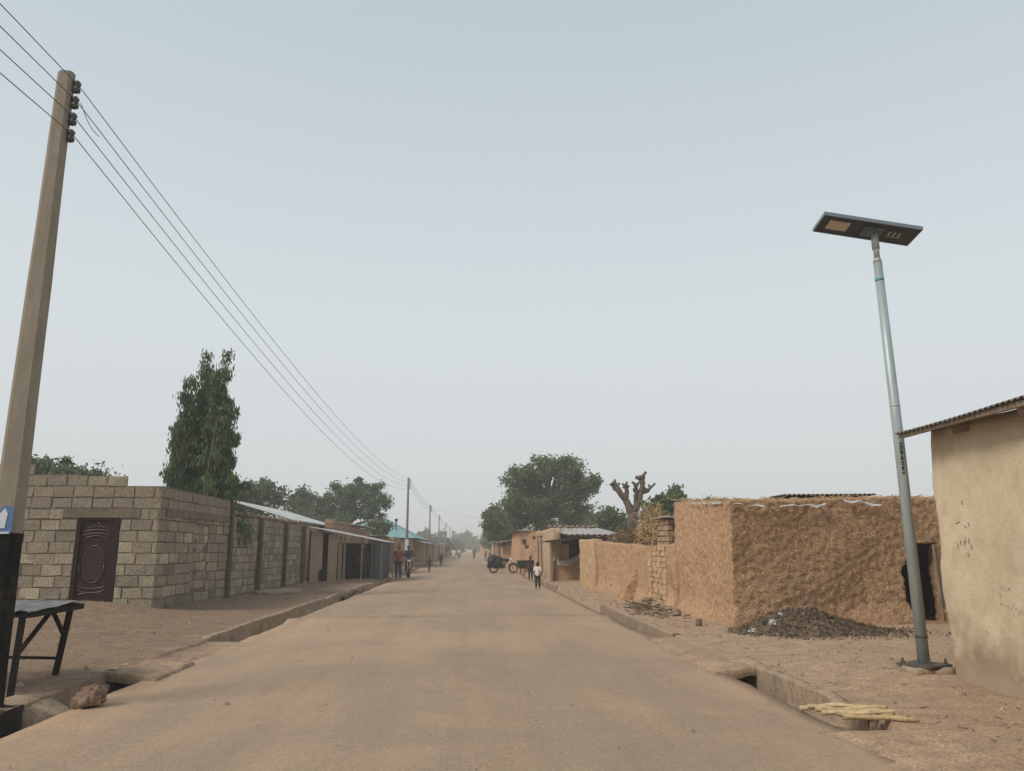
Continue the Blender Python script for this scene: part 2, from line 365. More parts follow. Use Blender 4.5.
def lin(a, b, step):
    n = max(1, round((b - a) / step)); return [a + (b - a) * i / n for i in range(n + 1)]
def n3(p, sc, amp, o=0):
    q = Vector(p) * sc + Vector((o, o, o))
    return Vector((nz(q), nz(q + Vector((31, 7, 3))), nz(q + Vector((5, 53, 11))))) * amp
def sstep(a, b, x):
    t = min(1, max(0, (x - a) / (b - a))); return t * t * (3 - 2 * t)
def inter(pts, x):
    if x <= pts[0][0]: return pts[0][1]
    for (a, va), (b, vb) in zip(pts, pts[1:]):
        if x <= b: return va + (vb - va) * (x - a) / (b - a)
    return pts[-1][1]

# ------------------------------------------------------------------ ground, road, drains
LE, RE = -3.8, 3.15
def redge(y): return RE + .06 * nz(Vector((y * .5, 3, 0))) + .03 * nz(Vector((y * 2.1, 9, 0)))
def ledge(y): return LE + .06 * nz(Vector((y * .5, 13, 0))) + .03 * nz(Vector((y * 2.1, 19, 0)))
LF = [(4, -.5), (8.2, -.5), (8.35, -.25), (8.75, -.28), (8.9, -.5), (10.6, -.5), (10.7, .0), (13.6, .0), (14.1, -.17), (20, -.15), (26.6, -.16), (27.2, -.5), (33, -.5), (34, -.3), (55, -.2), (70, .02)]
RF = [(4, .0), (6.8, .0), (6.95, -.13), (9.1, -.17), (9.25, -.5), (10.9, -.5), (11.0, .02), (13.9, .02), (14.3, -.18), (14.9, -.4), (18, -.38), (24, -.3), (30, -.35), (45, -.3), (60, .02)]
def rz(x, y):
    t = (x - LE) / (RE - LE); h = .035 * (1 - (2 * t - 1) ** 2)
    h += .075 * math.exp(-((y - 17.6 - .05 * x) / .34) ** 2) + .02 * math.exp(-((y - 14.3) / .5) ** 2)          # worn hump across the road
    h += .012 * nz(Vector((x * .8, y * .8, 2))) + .004 * nz(Vector((x * 4, y * 4, 2)))
    return h
def gz(x, y):
    """height of the ground"""
    e1, e2 = ledge(y), redge(y)
    p = Vector((x, y, 0))
    if e1 <= x <= e2:
        d = min(x - e1, e2 - x); f_ = inter(LF if x - e1 < e2 - x else RF, y)
        if d < .55 and f_ > -.02 and y < 40: return rz(x, y) + .014 + .02 * nz(p * 1.7) + .012 * nz(p * 6) - .05 * d / .55
        return -.06
    if x < e1:
        d = e1 - x; side = 0; fill = inter(LF, y); wdt = .5
    else:
        d = x - e2; side = 1; fill = inter(RF, y); wdt = .46
    if x < e1 and y < 8.2: wdt = .9
    rough = .025 * nz(p * 1.1) + .012 * nz(p * 4) + .006 * nz(p * 11)
    if d < wdt: return fill + rough * .8 if fill < -.01 else .022 + rough * .6 + fill * .5
    if side == 0:
        h = .05 + .05 * sstep(.6, 3.4, d) + rough
        h += .30 * math.exp(-((x + 8.7) ** 2 / 1.6 + (y - 18.3) ** 2 / 1.7)) + .10 * math.exp(-((x + 7.2) ** 2 / .6 + (y - 18.2) ** 2 / .4))
        h += .05 * math.exp(-((x + 6.6) ** 2 / 3 + (y - 14) ** 2 / 3)) - .03 * sstep(3.5, 4.4, y) * (1 - sstep(8.6, 9.6, y))
    else:
        h = .04 + .05 * sstep(.5, 2, d) + rough
        h += .06 * math.exp(-((x - 5.25) ** 2 / .25 + (y - 9.15) ** 2 / .2))
        h += .10 * math.exp(-((x - 5.0) ** 2 / .25 + (y - 14.3) ** 2 / .2)) * 0
        h += .10 * math.exp(-((x - 4.8) ** 2 / .25 + (y - 20.7) ** 2 / 1.5))
        h -= .03 * math.exp(-((x - 4.2) ** 2 / .3 + (y - 8.4) ** 2 / 3))
    return h
xs = [-900, -300, -100, -50, -30, -20] + lin(-15, -6, .16) + lin(-5.9, -4.5, .07)[0:] + lin(-4.45, -4.25, .02) + lin(-4.2, -3.95, .06) + lin(-3.9, -3.68, .02) + lin(-3.6, -3.2, .08) + lin(-3.0, 2.4, .8) + lin(2.5, 2.98, .08) + lin(3.02, 3.28, .02) + lin(3.33, 3.5, .06) + lin(3.53, 3.75, .02) + lin(3.8, 6.5, .07) + lin(6.6, 12, .18) + [16, 24, 40, 90, 300, 900]
ys = [-70, -30, -10, 0, 3] + lin(4, 16, .07) + lin(16.1, 30, .12) + lin(30.3, 62, .4) + [70, 80, 100, 130, 170, 230, 320, 450, 700, 1000, 1500]
g = MB()
for y in ys:
    for x in xs: g.vert((x, y, gz(x, y)))
nxs = len(xs)
for j in range(len(ys) - 1):
    for i in range(nxs - 1): g.face([j * nxs + i, j * nxs + i + 1, (j + 1) * nxs + i + 1, (j + 1) * nxs + i])
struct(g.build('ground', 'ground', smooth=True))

r = MB(); rys = [-60, -20, 0] + lin(3, 30, .15) + lin(30.5, 60, .5) + [70, 85, 100, 130, 170, 230, 320, 450, 700]
NX = 36
for y in rys:
    a, b = ledge(y) if y < 60 else LE, redge(y) if y < 60 else RE
    row = [(a, -.12)] + [(a + (b - a) * i / NX, None) for i in range(NX + 1)] + [(b, -.12)]
    for x, z in row: r.vert((x, y, rz(x, y) if z is None else z))
nr = NX + 3
for j in range(len(rys) - 1):
    for i in range(nr - 1): r.face([j * nr + i, j * nr + i + 1, (j + 1) * nr + i + 1, (j + 1) * nr + i])
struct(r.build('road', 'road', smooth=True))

def kerb(x, y0, y1, top, w_=.13, seed=0, name='drain_kerb', gaps=()):
    m = MB(); yl = lin(y0, y1, .1); prof = [(0, -.5), (0, -.02), (0, 0), (.02, .012), (w_ * .6, .015), (w_, .0), (w_, -.2)]
    n = len(prof)
    for y in yl:
        wob = (redge(y) - RE if x > 0 else ledge(y) - LE) + .018 * nz(Vector((y * 3, seed, 1))) + (-.035 if x > 0 else .0)
        tz = top + .02 * nz(Vector((y * .9, seed, 5))) + .012 * nz(Vector((y * 5, seed, 5)))
        dirt = .12 * sstep(.56, .7, .5 + .5 * nz(Vector((y * .35, seed, 8))))
        for a, z in prof:
            q = n3((x + a, y, z), 8, .012)
            m.vert((x + a * (1 if x > 0 else -1) + wob + q.x, y, tz + z - dirt + q.z))
    for j in range(len(yl) - 1):
        for i in range(n - 1): m.face([j * n + i, j * n + i + 1, (j + 1) * n + i + 1, (j + 1) * n + i])
    m.face(list(range(n))); m.face([(len(yl) - 1) * n + i for i in range(n)][::-1])
    return struct(m.build(name, 'concrete', smooth=True))
kerb(-4.30, 10.3, 10.8, .06, seed=1); kerb(-4.30, 13.7, 27.3, .075, seed=2); kerb(-4.36, 29.8, 36, .0, .2, seed=3)

kerb(3.62, 7.3, 10.4, .06, .15, seed=5); kerb(3.62, 14.2, 22, .03, .16, seed=6); kerb(3.66, 22.4, 30.5, .035, .2, seed=8); kerb(3.62, 33, 45, .03, .14, seed=7)
# filled-in slab over the left drain
m = MB()
m.voxel(lin(-4.6, -3.95, .08), lin(8.22, 8.85, .08), lin(-.3, .05, .07), lambda x, y, z: True, lambda x, y, z: Vector((x, y + (x + 4.2) * .25, z - .22 * sstep(-4.5, -3.9, x) - .3 * (1 - sstep(8.1, 8.4, y)))) + n3((x, y, z), 4, .05))
tag(m.build('drain_slab', 'concrete', loc=(-4.2, 8.3, 0), smooth=True), 'broken concrete slab sloping into the left drain beside the stone', 'slab')

# earth-covered slabs bridging the drains, dark hollow below
for nm, xa, xb, ya, yb, zt, lb in (('drain_cover', 2.98, 3.86, 10.0, 11.2, .055, 'earth-covered slab over the right drain with a dark hollow under its edge'), ('drain_cover', -5.3, -4.24, 4.6, 7.75, .07, 'long slab edge over the dark left drain at the foot of the nearest pole'), ('drain_cover', -4.5, -3.62, 9.95, 11.2, .055, 'earth-covered slab over the left drain beyond the market table')):
    solid_ = ya < 5
    if solid_: yb = 8.08
    m = MB(); m.voxel(lin(xa, xb, .06), lin(ya, yb, .06), ([-.4, -.3, -.2, -.1, -.03, .03, zt] if solid_ else [zt - .10, zt - .06, zt]), lambda x, y, z: True, lambda x, y, z: Vector((x, y + (.35 * (x - 3.4) if x > 0 else -.35 * (x + 4)), z - .03 * sstep(.25, .5, abs(x - (xa + xb) / 2)))) + n3((x, y, 0), 3.5, .045) + n3((x, y, z), 12, .012))
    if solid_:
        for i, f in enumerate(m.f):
            if sum(m.v[k][2] for k in f) / 4 < .045: m.mi[i] = 1  # side faces coloured black for the shaded hollow under the slab
    tag(m.build(nm, ['ground', 'drain_shade'], loc=((xa + xb) / 2, ya, 0), smooth=not solid_), lb, 'slab')
M['drain_floor_shade'] = plain('shaded_drain_floor', (.016, .013, .011), .6, 0, .4, 6, .3, .3)  # black sheet in the open drains, their shade put into its colour
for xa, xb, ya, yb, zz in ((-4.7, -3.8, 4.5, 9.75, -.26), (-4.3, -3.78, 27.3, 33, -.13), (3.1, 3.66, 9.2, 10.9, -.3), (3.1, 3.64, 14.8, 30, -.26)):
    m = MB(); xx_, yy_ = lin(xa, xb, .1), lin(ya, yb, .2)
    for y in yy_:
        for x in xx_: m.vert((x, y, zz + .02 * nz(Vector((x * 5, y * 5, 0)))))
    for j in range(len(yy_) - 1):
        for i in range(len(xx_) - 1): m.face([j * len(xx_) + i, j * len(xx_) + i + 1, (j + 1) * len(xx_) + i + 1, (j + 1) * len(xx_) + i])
    struct(m.build('drain_floor', 'drain_floor_shade', smooth=True))
m = MB(); m.voxel([-4.50, -4.36], lin(7.9, 10.6, .15), lin(-.45, -.02, .1), lambda *a: True, lambda x, y, z: Vector((x, y, z)) + n3((x, y, z), 3, .05)); struct(m.build('drain_wall', 'drain_shade', smooth=True))
m = MB()
for i in range(60):
    y = rnd.uniform(27.2, 33.5); x = -3.95 + rnd.gauss(-.12, .16); m.ct = rnd.random() * .8; s_ = rnd.uniform(.04, .13)
    m.ball((x, y, -.12 + s_ * .3), (s_, s_, s_ * .6), 7, 5, .6)
o = m.build('drain_rubble', 'rubbish', loc=(-4, 30, 0)); tag(o, 'dark rubble and rubbish choking the left drain before the zinc stall', 'rubble', kind='stuff')

# pebbles and litter
m = MB()
for i in range(1500):
    y = 4.6 + 30 * rnd.random() ** 1.7
    if rnd.random() < .42: x = rnd.uniform(-9, -4.4)
    elif rnd.random() < .6: x = rnd.uniform(3.75, 8)
    else: x = rnd.uniform(-3.6, 3.1)
    onroad = LE < x < RE
    if x > 5.3 and y < 9.2 or x > 4.9 and y > 14.8 or x < -7.1 and y > 18.7: continue
    s_ = rnd.uniform(.005, .014) * (1 if onroad else 1.7) * (1 + (rnd.random() ** 8) * 2)
    z = rz(x, y) if onroad else gz(x, y); m.ct = rnd.random()
    b = len(m.v)
    for dx, dy, dz in ((-1, 0, 0), (0, -1, 0), (1, 0, 0), (0, 1, 0), (0, 0, .9)):
        m.vert((x + dx * s_ * rnd.uniform(.6, 1.3), y + dy * s_ * rnd.uniform(.6, 1.3), z + dz * s_ - .001))
    for q in ((0, 1, 4), (1, 2, 4), (2, 3, 4), (3, 0, 4)): m.face([b + t for t in q])
o = m.build('pebbles', 'pebble'); o['kind'] = 'stuff'; o['label'] = 'small stones and dry bits scattered over road and verges'

m = MB()
for i in range(1500):
    y = 5 + 32 * rnd.random() ** 1.5; x = rnd.uniform(-7.1, -4.45) if rnd.random() < .55 else rnd.uniform(3.85, 5.0 if y > 14 else 7)
    if x > 5.3 and y < 9.2: continue
    if x < -4.4 and y < 18.5: x -= rnd.random() * 3
    m.ct = rnd.random(); a = rnd.uniform(0, 6.28); l = rnd.uniform(.02, .09); z = gz(x, y) + .006
    m.tube([(x, y, z), (x + l * math.cos(a), y + l * math.sin(a), z + rnd.uniform(0, .012))], rnd.uniform(.0025, .006), 3)
M['chaff'] = toned('chaff', [(0, (.10, .075, .055)), (.6, (.27, .20, .13)), (1, (.42, .33, .22))], bst=0)
o = m.build('chaff', 'chaff'); o['kind'] = 'stuff'; o['label'] = 'bits of dry stalk and leaf strewn over the verges'

# ------------------------------------------------------------------ block walls
def blocks(m, axis, a0, a1, face, nrm, top, z0=-.1, ch=.245, skip=None, th=.05, ztop=None, off=0, bl=.46, holes=(), gap=.024):
    """courses of single sand blocks on one face. axis 'x' or 'y'; nrm = outward sign"""
    k = 0; z = z0
    while True:
        if z + ch * .6 > max(top(a0), top((a0 + a1) / 2), top(a1)) + .02: break
        a = a0 - (bl * .5 if k % 2 else 0) - rnd.uniform(0, .12); 
        while a < a1 - .04:
            ln = bl * rnd.choice((1, 1, 1, .96, 1.04, .5 if rnd.random() < .3 else 1))
            s0, s1 = max(a, a0), min(a + ln - gap, a1); mid = (s0 + s1) / 2; zc = z + ch / 2
            a += ln
            for (h0, h1, hz0, hz1) in holes:
                if hz0 < zc < hz1 and s0 < h1 and s1 > h0:
                    if s0 < h0: s1 = h0
                    elif s1 > h1: s0 = h1
                    else: s1 = s0
            if s1 - s0 < .05 or zc > top(mid) - .02 or (skip and skip(mid, zc)): continue
            m.ct = min(1, max(0, rnd.gauss(.45 if z < 2.2 else .28, .25 if z < 2.2 else .10)))
            j = lambda: rnd.uniform(-.007, .007)
            d0, d1 = (face, face + nrm * th) if nrm < 0 else (face - 0, face + th)
            e = rnd.uniform(-.008, .008)
            lo, hi = (face - th - e, face) if nrm < 0 else (face, face + th + e)
            zz0, zz1 = z + j(), z + ch - min(gap, .034) + j()
            if axis == 'x': m.box(s0, s1, lo, hi, zz0, zz1, .011)
            else: m.box(lo, hi, s0, s1, zz0, zz1, .011)
        z += ch; k += 1
def core(m, x0, x1, y0, y1, z0, z1): m.box(x0, x1, y0, y1, z0, z1)

fx, fy = -7.25, 18.85         # street face x, front face y of the front compound
def toph(x): return 3.0 if x > -8.1 else (3.13 if x > -9.05 else (3.27 if x > -10.3 else 3.38))
tb = thing('block_house', 'front yard house of bare sandcrete blocks with ornate dark door', 'house', (fx, fy, 0))
m = MB(); dw = (-9.05, -8.17); ct = .255
door_skip = lambda a, z: (dw[0] - .08 < a < dw[1] + .08 and z < 2.24) or (dw[0] - .35 < a < dw[1] + .45 and 2.24 < z < 2.45)
blocks(m, 'x', -14.5, fx - .005, fy + .05, -1, toph, holes=[(dw[0] - .06, dw[1] + .06, -1, 2.22), (dw[0] - .38, dw[1] + .48, 2.2, 2.46)], th=.05, ch=ct)
o = m.build('front_wall', 'block', tb)
m = MB(); m.box(-14.4, dw[0] - .05, fy + .02, fy + .22, -.2, 3.22); m.box(dw[1] + .05, fx + .02 - .03, fy + .02, fy + .22, -.2, 2.96)
m.box(dw[0] - .06, dw[1] + .06, fy + .021, fy + .22, 2.2, 2.97); m.build('mortar_bed', 'mortar', tb)
m = MB(); m.box(dw[0] - .38, dw[1] + .48, fy - .012, fy + .2, 2.22, 2.44, .01); m.build('lintel', 'mortar', tb)
m = MB(); bp = (21.4, 22.4)
blocks(m, 'y', fy + .0, 24.25, fx - .05, 1, lambda y: 3.0, holes=[(bp[0] - .12, bp[1] + .06, .5, 2.28)], th=.05, ch=ct, bl=.62, gap=.05)
m.build('street_wall', 'block', tb)
m = MB(); m.box(fx - .22, fx - .02, fy + .2, 24.25, -.2, 2.96); m.build('mortar_bed', 'mortar', tb)
m = MB(); blocks(m, 'y', bp[0] - .12, bp[1] + .06, fx - .052, 1, lambda y: 2.22, z0=.5, th=.04, bl=.40, gap=.04, ch=.235, skip=lambda a, z: z > 2.05 and a > 22.2)
m.build('blocked_doorway', 'block', tb, label='walled-up doorway filled with shorter blocks')
m = MB(); m.ct = .5; m.box(fx - .02, fx + .045, fy + .35, 24.1, 2.29, 2.47, .01); m.build('ring_beam', 'mortar', tb)
m = MB(); m.box(fx - .3, fx + .09, 24.28, 24.52, -.1, 2.66, .01); m.build('corner_pilaster', 'pilaster', tb)
# the ornate door
dc = (dw[0] + dw[1]) / 2; dz0 = .18; yd = fy + .06
dr = MB(); dr.box(dw[0] + .03, dw[1] - .11, yd, yd + .05, dz0, 2.2); door = dr.build('door', 'door', tb, label='dark maroon metal door with embossed lattice oval')
m = MB(); m.box(dw[0] - .03, dw[0] + .03, yd - .05, yd + .06, dz0 - .1, 2.24); m.box(dw[1] - .11, dw[1] - .045, yd - .03, yd + .06, dz0 - .1, 2.24)
m.box(dw[1] - .043, dw[1] + .03, yd - .05, yd + .06, dz0 - .1, 2.24); m.box(dw[0] + .031, dw[1] - .112, yd - .045, yd + .06, 2.165, 2.235); m.build('door_frame', 'door', door)
m = MB(); cx = dc - .04; w2 = .30
def arc(z, a, b, up, rr=.016, n=12, hw=w2):
    m.tube([(cx + hw * math.cos(t), yd - .004, z + up * math.sin(t)) for t in [math.pi * i / n for i in range(n + 1)]], rr, 5)
arc(1.88, 0, 0, .07); arc(1.80, 0, 0, .07); arc(1.72, 0, 0, .09, hw=.26)
for i in range(7): m.ball((cx - .2 + i * .067, yd - .005, 1.99 + .03 * math.sin(i / 6 * math.pi)), (.02, .012, .03), 6, 4)
m.tube([(cx + .24 * math.cos(2 * math.pi * i / 24), yd - .004, 1.17 + .42 * math.sin(2 * math.pi * i / 24)) for i in range(25)], .018, 5)
for i in range(-5, 6):
    for k in range(-8, 9):
        px, pz = i * .042 + (.021 if k % 2 else 0), k * .047
        if (px / .21) ** 2 + (pz / .38) ** 2 < 1: m.ball((cx + px, yd - .003, 1.17 + pz), (.017, .012, .021), 5, 4)
arc(.70, 0, 0, -.08); arc(.62, 0, 0, -.09); arc(.45, 0, 0, .08); arc(.36, 0, 0, -.07)
for i in range(7): m.ball((cx - .2 + i * .067, yd - .005, .33 + .02 * math.sin(i / 6 * math.pi)), (.02, .012, .025), 6, 4)
m.build('relief_pattern', 'door_edge', door, smooth=True)
m = MB(); m.ball((cx + .02, yd - .012, 2.10), .016, 8, 6); m.build('peephole', 'chrome', door)
m = MB(); m.tube([(dw[0] + .1, yd - .005, 1.15), (dw[0] + .1, yd - .06, 1.15), (dw[0] + .1, yd - .06, 1.02), (dw[0] + .1, yd - .005, 1.02)], .01, 6); m.build('handle', 'steel_dark', door)
# low compound wall along the street
tb = thing('compound_wall', 'long lower sandcrete block wall with dark pilasters behind the left verge', 'wall', (fx, 30, 0))
m = MB(); tl = lambda y: 2.62
blocks(m, 'y', 24.53, 35.0, fx - .05, 1, tl, th=.05, ch=.24, bl=.64, gap=.05); 
m.build('block_face', 'block', tb)
m = MB(); m.box(fx - .2, fx - .02, 24.5, 35.0, -.2, 2.5); m.build('mortar_bed', 'mortar', tb)
for y in (27.6, 31.4, 34.7):
    m = MB(); m.box(fx - .1, fx + .13, y, y + .24, -.1, 2.56, .012); m.build('pilaster', 'pilaster', tb)
# left return of the house behind (keeps it a closed building)
for i in range(13):
    y = 25 + i * .72 + rnd.uniform(-.15, .15); m = MB(); m.ball((fx - .09, y, 2.60), (.10, .2, .09), 9, 6, .5)
    tag(m.build('roof_stone', 'stone', loc=(fx - .09, y, 2.52), smooth=True), 'rough brown stone in the row lying along the top of the low block wall', 'stone', 'stones on the block wall')
# zinc roof behind the wall
def corr(x0, x1, y0, y1, zf, pitch=.09, amp=.012, along='y', th=.004, st=.02):
    """corrugated sheet; ridges run across the 'along' axis direction"""
    m = MB(); n0 = lin(x0, x1, .5); n1 = lin(y0, y1, .5)
    if along == 'y': n1 = lin(y0, y1, pitch / 6)
    else: n0 = lin(x0, x1, pitch / 6)
    for s_ in (0, 1):
        for y in n1:
            for x in n0:
                t = (y if along == 'y' else x); m.vert((x, y, zf(x, y) + amp * math.sin(2 * math.pi * t / pitch) - s_ * th))
    a, b = len(n0), len(n1); T = a * b
    for j in range(b - 1):
        for i in range(a - 1):
            q = [j * a + i, j * a + i + 1, (j + 1) * a + i + 1, (j + 1) * a + i]; m.face(q); m.face([T + t for t in q[::-1]])
    per = [i for i in range(a)] + [j * a + a - 1 for j in range(1, b)] + [(b - 1) * a + i for i in range(a - 2, -1, -1)] + [j * a for j in range(b - 2, 0, -1)]
    for p, q in zip(per, per[1:] + per[:1]): m.face([q, p, T + p, T + q])
    return m
t = thing('zinc_roofed_house', 'low house with pale zinc roof just behind the long block wall', 'house', (-10, 40, 0))
corr(-11.2, -8.0, 35.5, 49, lambda x, y: 2.82 + (-8.0 - x) * .30, .3, .02).build('roof', 'zinc', t)
m = MB(); m.box(-13.5, -8.3, 36, 48.6, 0, 2.78); m.build('wall', 'mud_tan', t)
# round slab
m = MB()
m.voxel(lin(-7.15, -5.7, .1), lin(25.9, 28.4, .12), lin(-.05, .17, .07), lambda x, y, z: ((x + 6.4) / .72) ** 2 + ((y - 27.15) / 1.2) ** 2 < 1, lambda x, y, z: Vector((x, y, z)) + n3((x, y, z), 2.5, .05))
tag(m.build('well_cover', 'concrete', loc=(-6.4, 27.15, 0), smooth=True), 'low rounded concrete slab on the ground at the foot of the block wall', 'slab')

# ------------------------------------------------------------------ utility poles and wires
PY = [8.0, 57, 91, 125, 160, 195, 232]
PZ = [6.66, 6.6, 6.55, 6.8, 6.8, 6.9, 6.9]
PXs = [-4.52, -4.5, -4.62, -4.9, -4.9, -4.95, -5.0]
IZ = [-.16, -.35, -.55, -.75]
def make_pole(x, y, H, near):
    t = thing('utility_pole', '', 'utility pole', (x, y, 0), 'utility poles along the left side of the road')
    m = MB()
    zl = lin(1.72, H, .6)
    mt_ = 'pole' if near else 'pole_far'
    def sec(m, zz, grow=0):
        if not near: grow = -.028
        b = len(m.v); n = 8
        for z in zz:
            k = z / 6.66; hw = .140 - .052 * k + grow; hd = .115 - .042 * k + grow; c = .055
            for px, py in ((-hw + c, -hd), (hw - c * .5, -hd), (hw, -hd + c * .5), (hw, hd - c), (hw - c, hd), (-hw + c, hd), (-hw, hd - c), (-hw, -hd + c)):
                q = n3((x + px, y + py, z), 3, .006); m.vert((x + px + q.x, y + py + q.y, z))
        for i in range(len(zz) - 1):
            for j in range(n): m.face([b + i * n + j, b + i * n + (j + 1) % n, b + (i + 1) * n + (j + 1) % n, b + (i + 1) * n + j])
        m.face([b + j for j in range(n)][::-1]); m.face([b + (len(zz) - 1) * n + j for j in range(n)])
    if near:
        sec(m, [1.66] + zl[1:]); m.build('shaft', 'pole', t)
        m = MB(); sec(m, [-.3, 0, .5, 1.0, 1.655], .003); m.build('painted_base', 'pole_black', t, label='black painted foot of the pole')
    else:
        sec(m, [-.3] + zl); m.build('shaft', mt_, t)
    for dz in IZ:
        z = H + dz; m = MB(); hx = x + .085
        m.box(hx - .03, hx + .07, y - .03, y + .03, z + .050, z + .062); m.box(hx - .03, hx + .07, y - .03, y + .03, z - .062, z - .050)
        m.tube([(hx + .045, y, z - .08), (hx + .045, y, z + .08)], .009, 6)
        br = m.build('bracket', 'steel_dark', t)
        m = MB(); m.tube([(hx + .045, y, z - .048), (hx + .045, y, z - .035), (hx + .045, y, z - .008), (hx + .045, y, z + .008), (hx + .045, y, z + .035), (hx + .045, y, z + .048)], [.036, .042, .026, .026, .042, .036], 10)
        m.build('insulator', 'ceramic', br, smooth=True)
    return t
near = make_pole(PXs[0], PY[0], PZ[0], True)
near['label'] = 'nearest utility pole with black painted base and torn blue poster'
pm = MB()
import itertools
def poster(m, pts, y, th=.003):
    b = len(m.v)
    for d in (0, th):
        for px, pz in pts: m.vert((px, y + d, pz))
    n = len(pts); m.face([b + i for i in range(n)]); m.face([b + n + i for i in range(n)][::-1])
    for i in range(n): m.face([b + i, b + n + i, b + n + (i + 1) % n, b + (i + 1) % n])
x0 = PXs[0]; yp = PY[0] - .124
poster(pm, [(x0 - .12, 1.64), (x0 + .10, 1.645), (x0 + .115, 1.70), (x0 + .11, 1.90), (x0 + .02, 1.915), (x0 - .03, 1.87), (x0 - .1, 1.84)], yp)
ps = pm.build('poster', 'blue_pap', near, label='torn blue and white poster')
pm = MB(); poster(pm, [(x0 - .08, 1.70), (x0 + .045, 1.70), (x0 + .06, 1.84), (x0 + .03, 1.895), (x0 - .005, 1.85), (x0 - .05, 1.80)], yp - .005)
pm.build('white_figure', 'white_pap', ps)
pm = MB(); poster(pm, [(x0 - .12, 1.645), (x0 + .09, 1.65), (x0 + .09, 1.668), (x0 - .12, 1.665)], yp - .005)
pm.build('paper_edge', 'white_pap', ps)
far0 = make_pole(PXs[1], PY[1], PZ[1], False)
lbs = ['tall utility pole behind the man in the red shirt', 'utility pole standing before the shop with the grey awning', 'fourth utility pole of the row from the front', 'fifth utility pole of the row from the front', 'faint sixth utility pole of the row from the front', 'farthest and faintest utility pole of the row']
far0['label'] = lbs[0]
for i in range(2, 7):
    c = copy_tree(far0); c.location = (PXs[i], PY[i], PZ[i] - PZ[1]); c['label'] = lbs[i - 1]
pm = MB(); pm.voxel([PXs[1] - .13, PXs[1], PXs[1] + .13], [56.85, 56.87], lin(1.3, 2.2, .3), lambda *a: True, lambda x, y, z: Vector((x, y + .02, z)))
pm.build('pale_poster', 'white_pap', far0, label='pale papers pasted on the pole')
# wires: four lines strung through every pole
wl = ['highest', 'second highest', 'third highest', 'lowest']
for k, dz in enumerate(IZ):
    m = MB(); P = [(PXs[0] - .1, -44, 6.7 + dz)] + [(PXs[i] + .16, PY[i], PZ[i] + dz) for i in range(7)]
    for a, b in zip(P, P[1:]):
        a, b = Vector(a), Vector(b); n = 26; sag = .85 + .12 * k if (b - a).length > 45 else .35
        pts = []
        for i in range(n + 1):
            s_ = i / n; q = a.lerp(b, s_); q.z -= 4 * sag * s_ * (1 - s_); pts.append(q)
        m.tube(pts, .0052 if a.y < 50 else .008, 5, False)
    tag(m.build('overhead_wire', 'wire', loc=(PXs[0], 8, PZ[0] + dz), smooth=True), f'{wl[k]} of the four overhead wires strung between the utility poles', 'wire', 'overhead wires on the utility poles')
m = MB(); a = Vector((PXs[0] + .19, 8, PZ[0] + IZ[1])); b = Vector((PXs[0] + .20, 8.45, 6.16))
m.tube([a + (b - a) * (i / 10) + Vector((0, 0, -.06 * math.sin(math.pi * i / 10))) for i in range(11)], .004, 4)
tag(m.build('loose_wire', 'wire', loc=tuple(a)), 'thin loose wire end drooping from the nearest pole', 'wire')
m = MB(); a = Vector((PXs[2], 91, 6.1)); b = Vector((9.5, 84, 4.3))
m.tube([a.lerp(b, i / 16) + Vector((0, 0, -.5 * math.sin(math.pi * i / 16))) for i in range(17)], .011, 4)
tag(m.build('service_wire', 'wire', loc=tuple(a)), 'thin wire crossing high over the road to the big tree', 'wire')

# ------------------------------------------------------------------ table by the pole
t = thing('market_table', 'rough dark wooden table with grey sheet top beside the nearest pole', 'table', (-5.1, 9.4, 0))
m = MB(); tc = [(-5.72, 8.62), (-4.50, 8.55), (-4.58, 9.92), (-5.75, 10.0)]
def tp(u, v):
    a = Vector(tc[0]).lerp(Vector(tc[1]), u); b = Vector(tc[3]).lerp(Vector(tc[2]), u); return a.lerp(b, v)
nu = 24
for s_ in (0, 1):
    for j in range(nu + 1):
        for i in range(nu + 1):
            p = tp(i / nu, j / nu); z = .885 + .012 * math.sin(p.x * 34) + .015 * nz(Vector((p.x * 3, p.y * 3, 0))) + .02 * (j / nu) ** 2 - .004 * s_
            m.vert((p.x, p.y, z))
T = (nu + 1) ** 2
for j in range(nu):
    for i in range(nu):
        q = [j * (nu + 1) + i, j * (nu + 1) + i + 1, (j + 1) * (nu + 1) + i + 1, (j + 1) * (nu + 1) + i]; m.face(q); m.face([T + k for k in q[::-1]])
M['sheet'] = plain('table_sheet', (.155, .155, .15), .55, .2, .35, 8, .25, .35, c2=(.07, .065, .06))
m.build('top_sheet', 'sheet', t, smooth=True)
m = MB()
m.bar((-5.72, 8.66, .845), (-4.50, 8.6, .845), .05, .06); m.bar((-4.54, 8.6, .84), (-4.62, 9.92, .84), .05, .06); m.bar((-5.7, 9.93, .845), (-4.64, 9.88, .845), .05, .06); m.bar((-5.7, 8.66, .84), (-5.7, 9.93, .84), .05, .06)
m.build('rail_frame', 'wood_dark', t)
for a, b in (((-4.60, 8.62, .84), (-4.58, 8.53, 0)), ((-4.72, 9.86, .84), (-4.86, 9.95, 0)), ((-5.66, 9.88, .84), (-5.62, 9.95, 0)), ((-5.66, 8.7, .84), (-5.62, 8.6, 0))):
    m = MB(); a = Vector(a); b = Vector((b[0], b[1], gz(b[0], b[1]) - .02)); m.bar(a, b, .055, .05); m.build('leg', 'wood_dark', t)
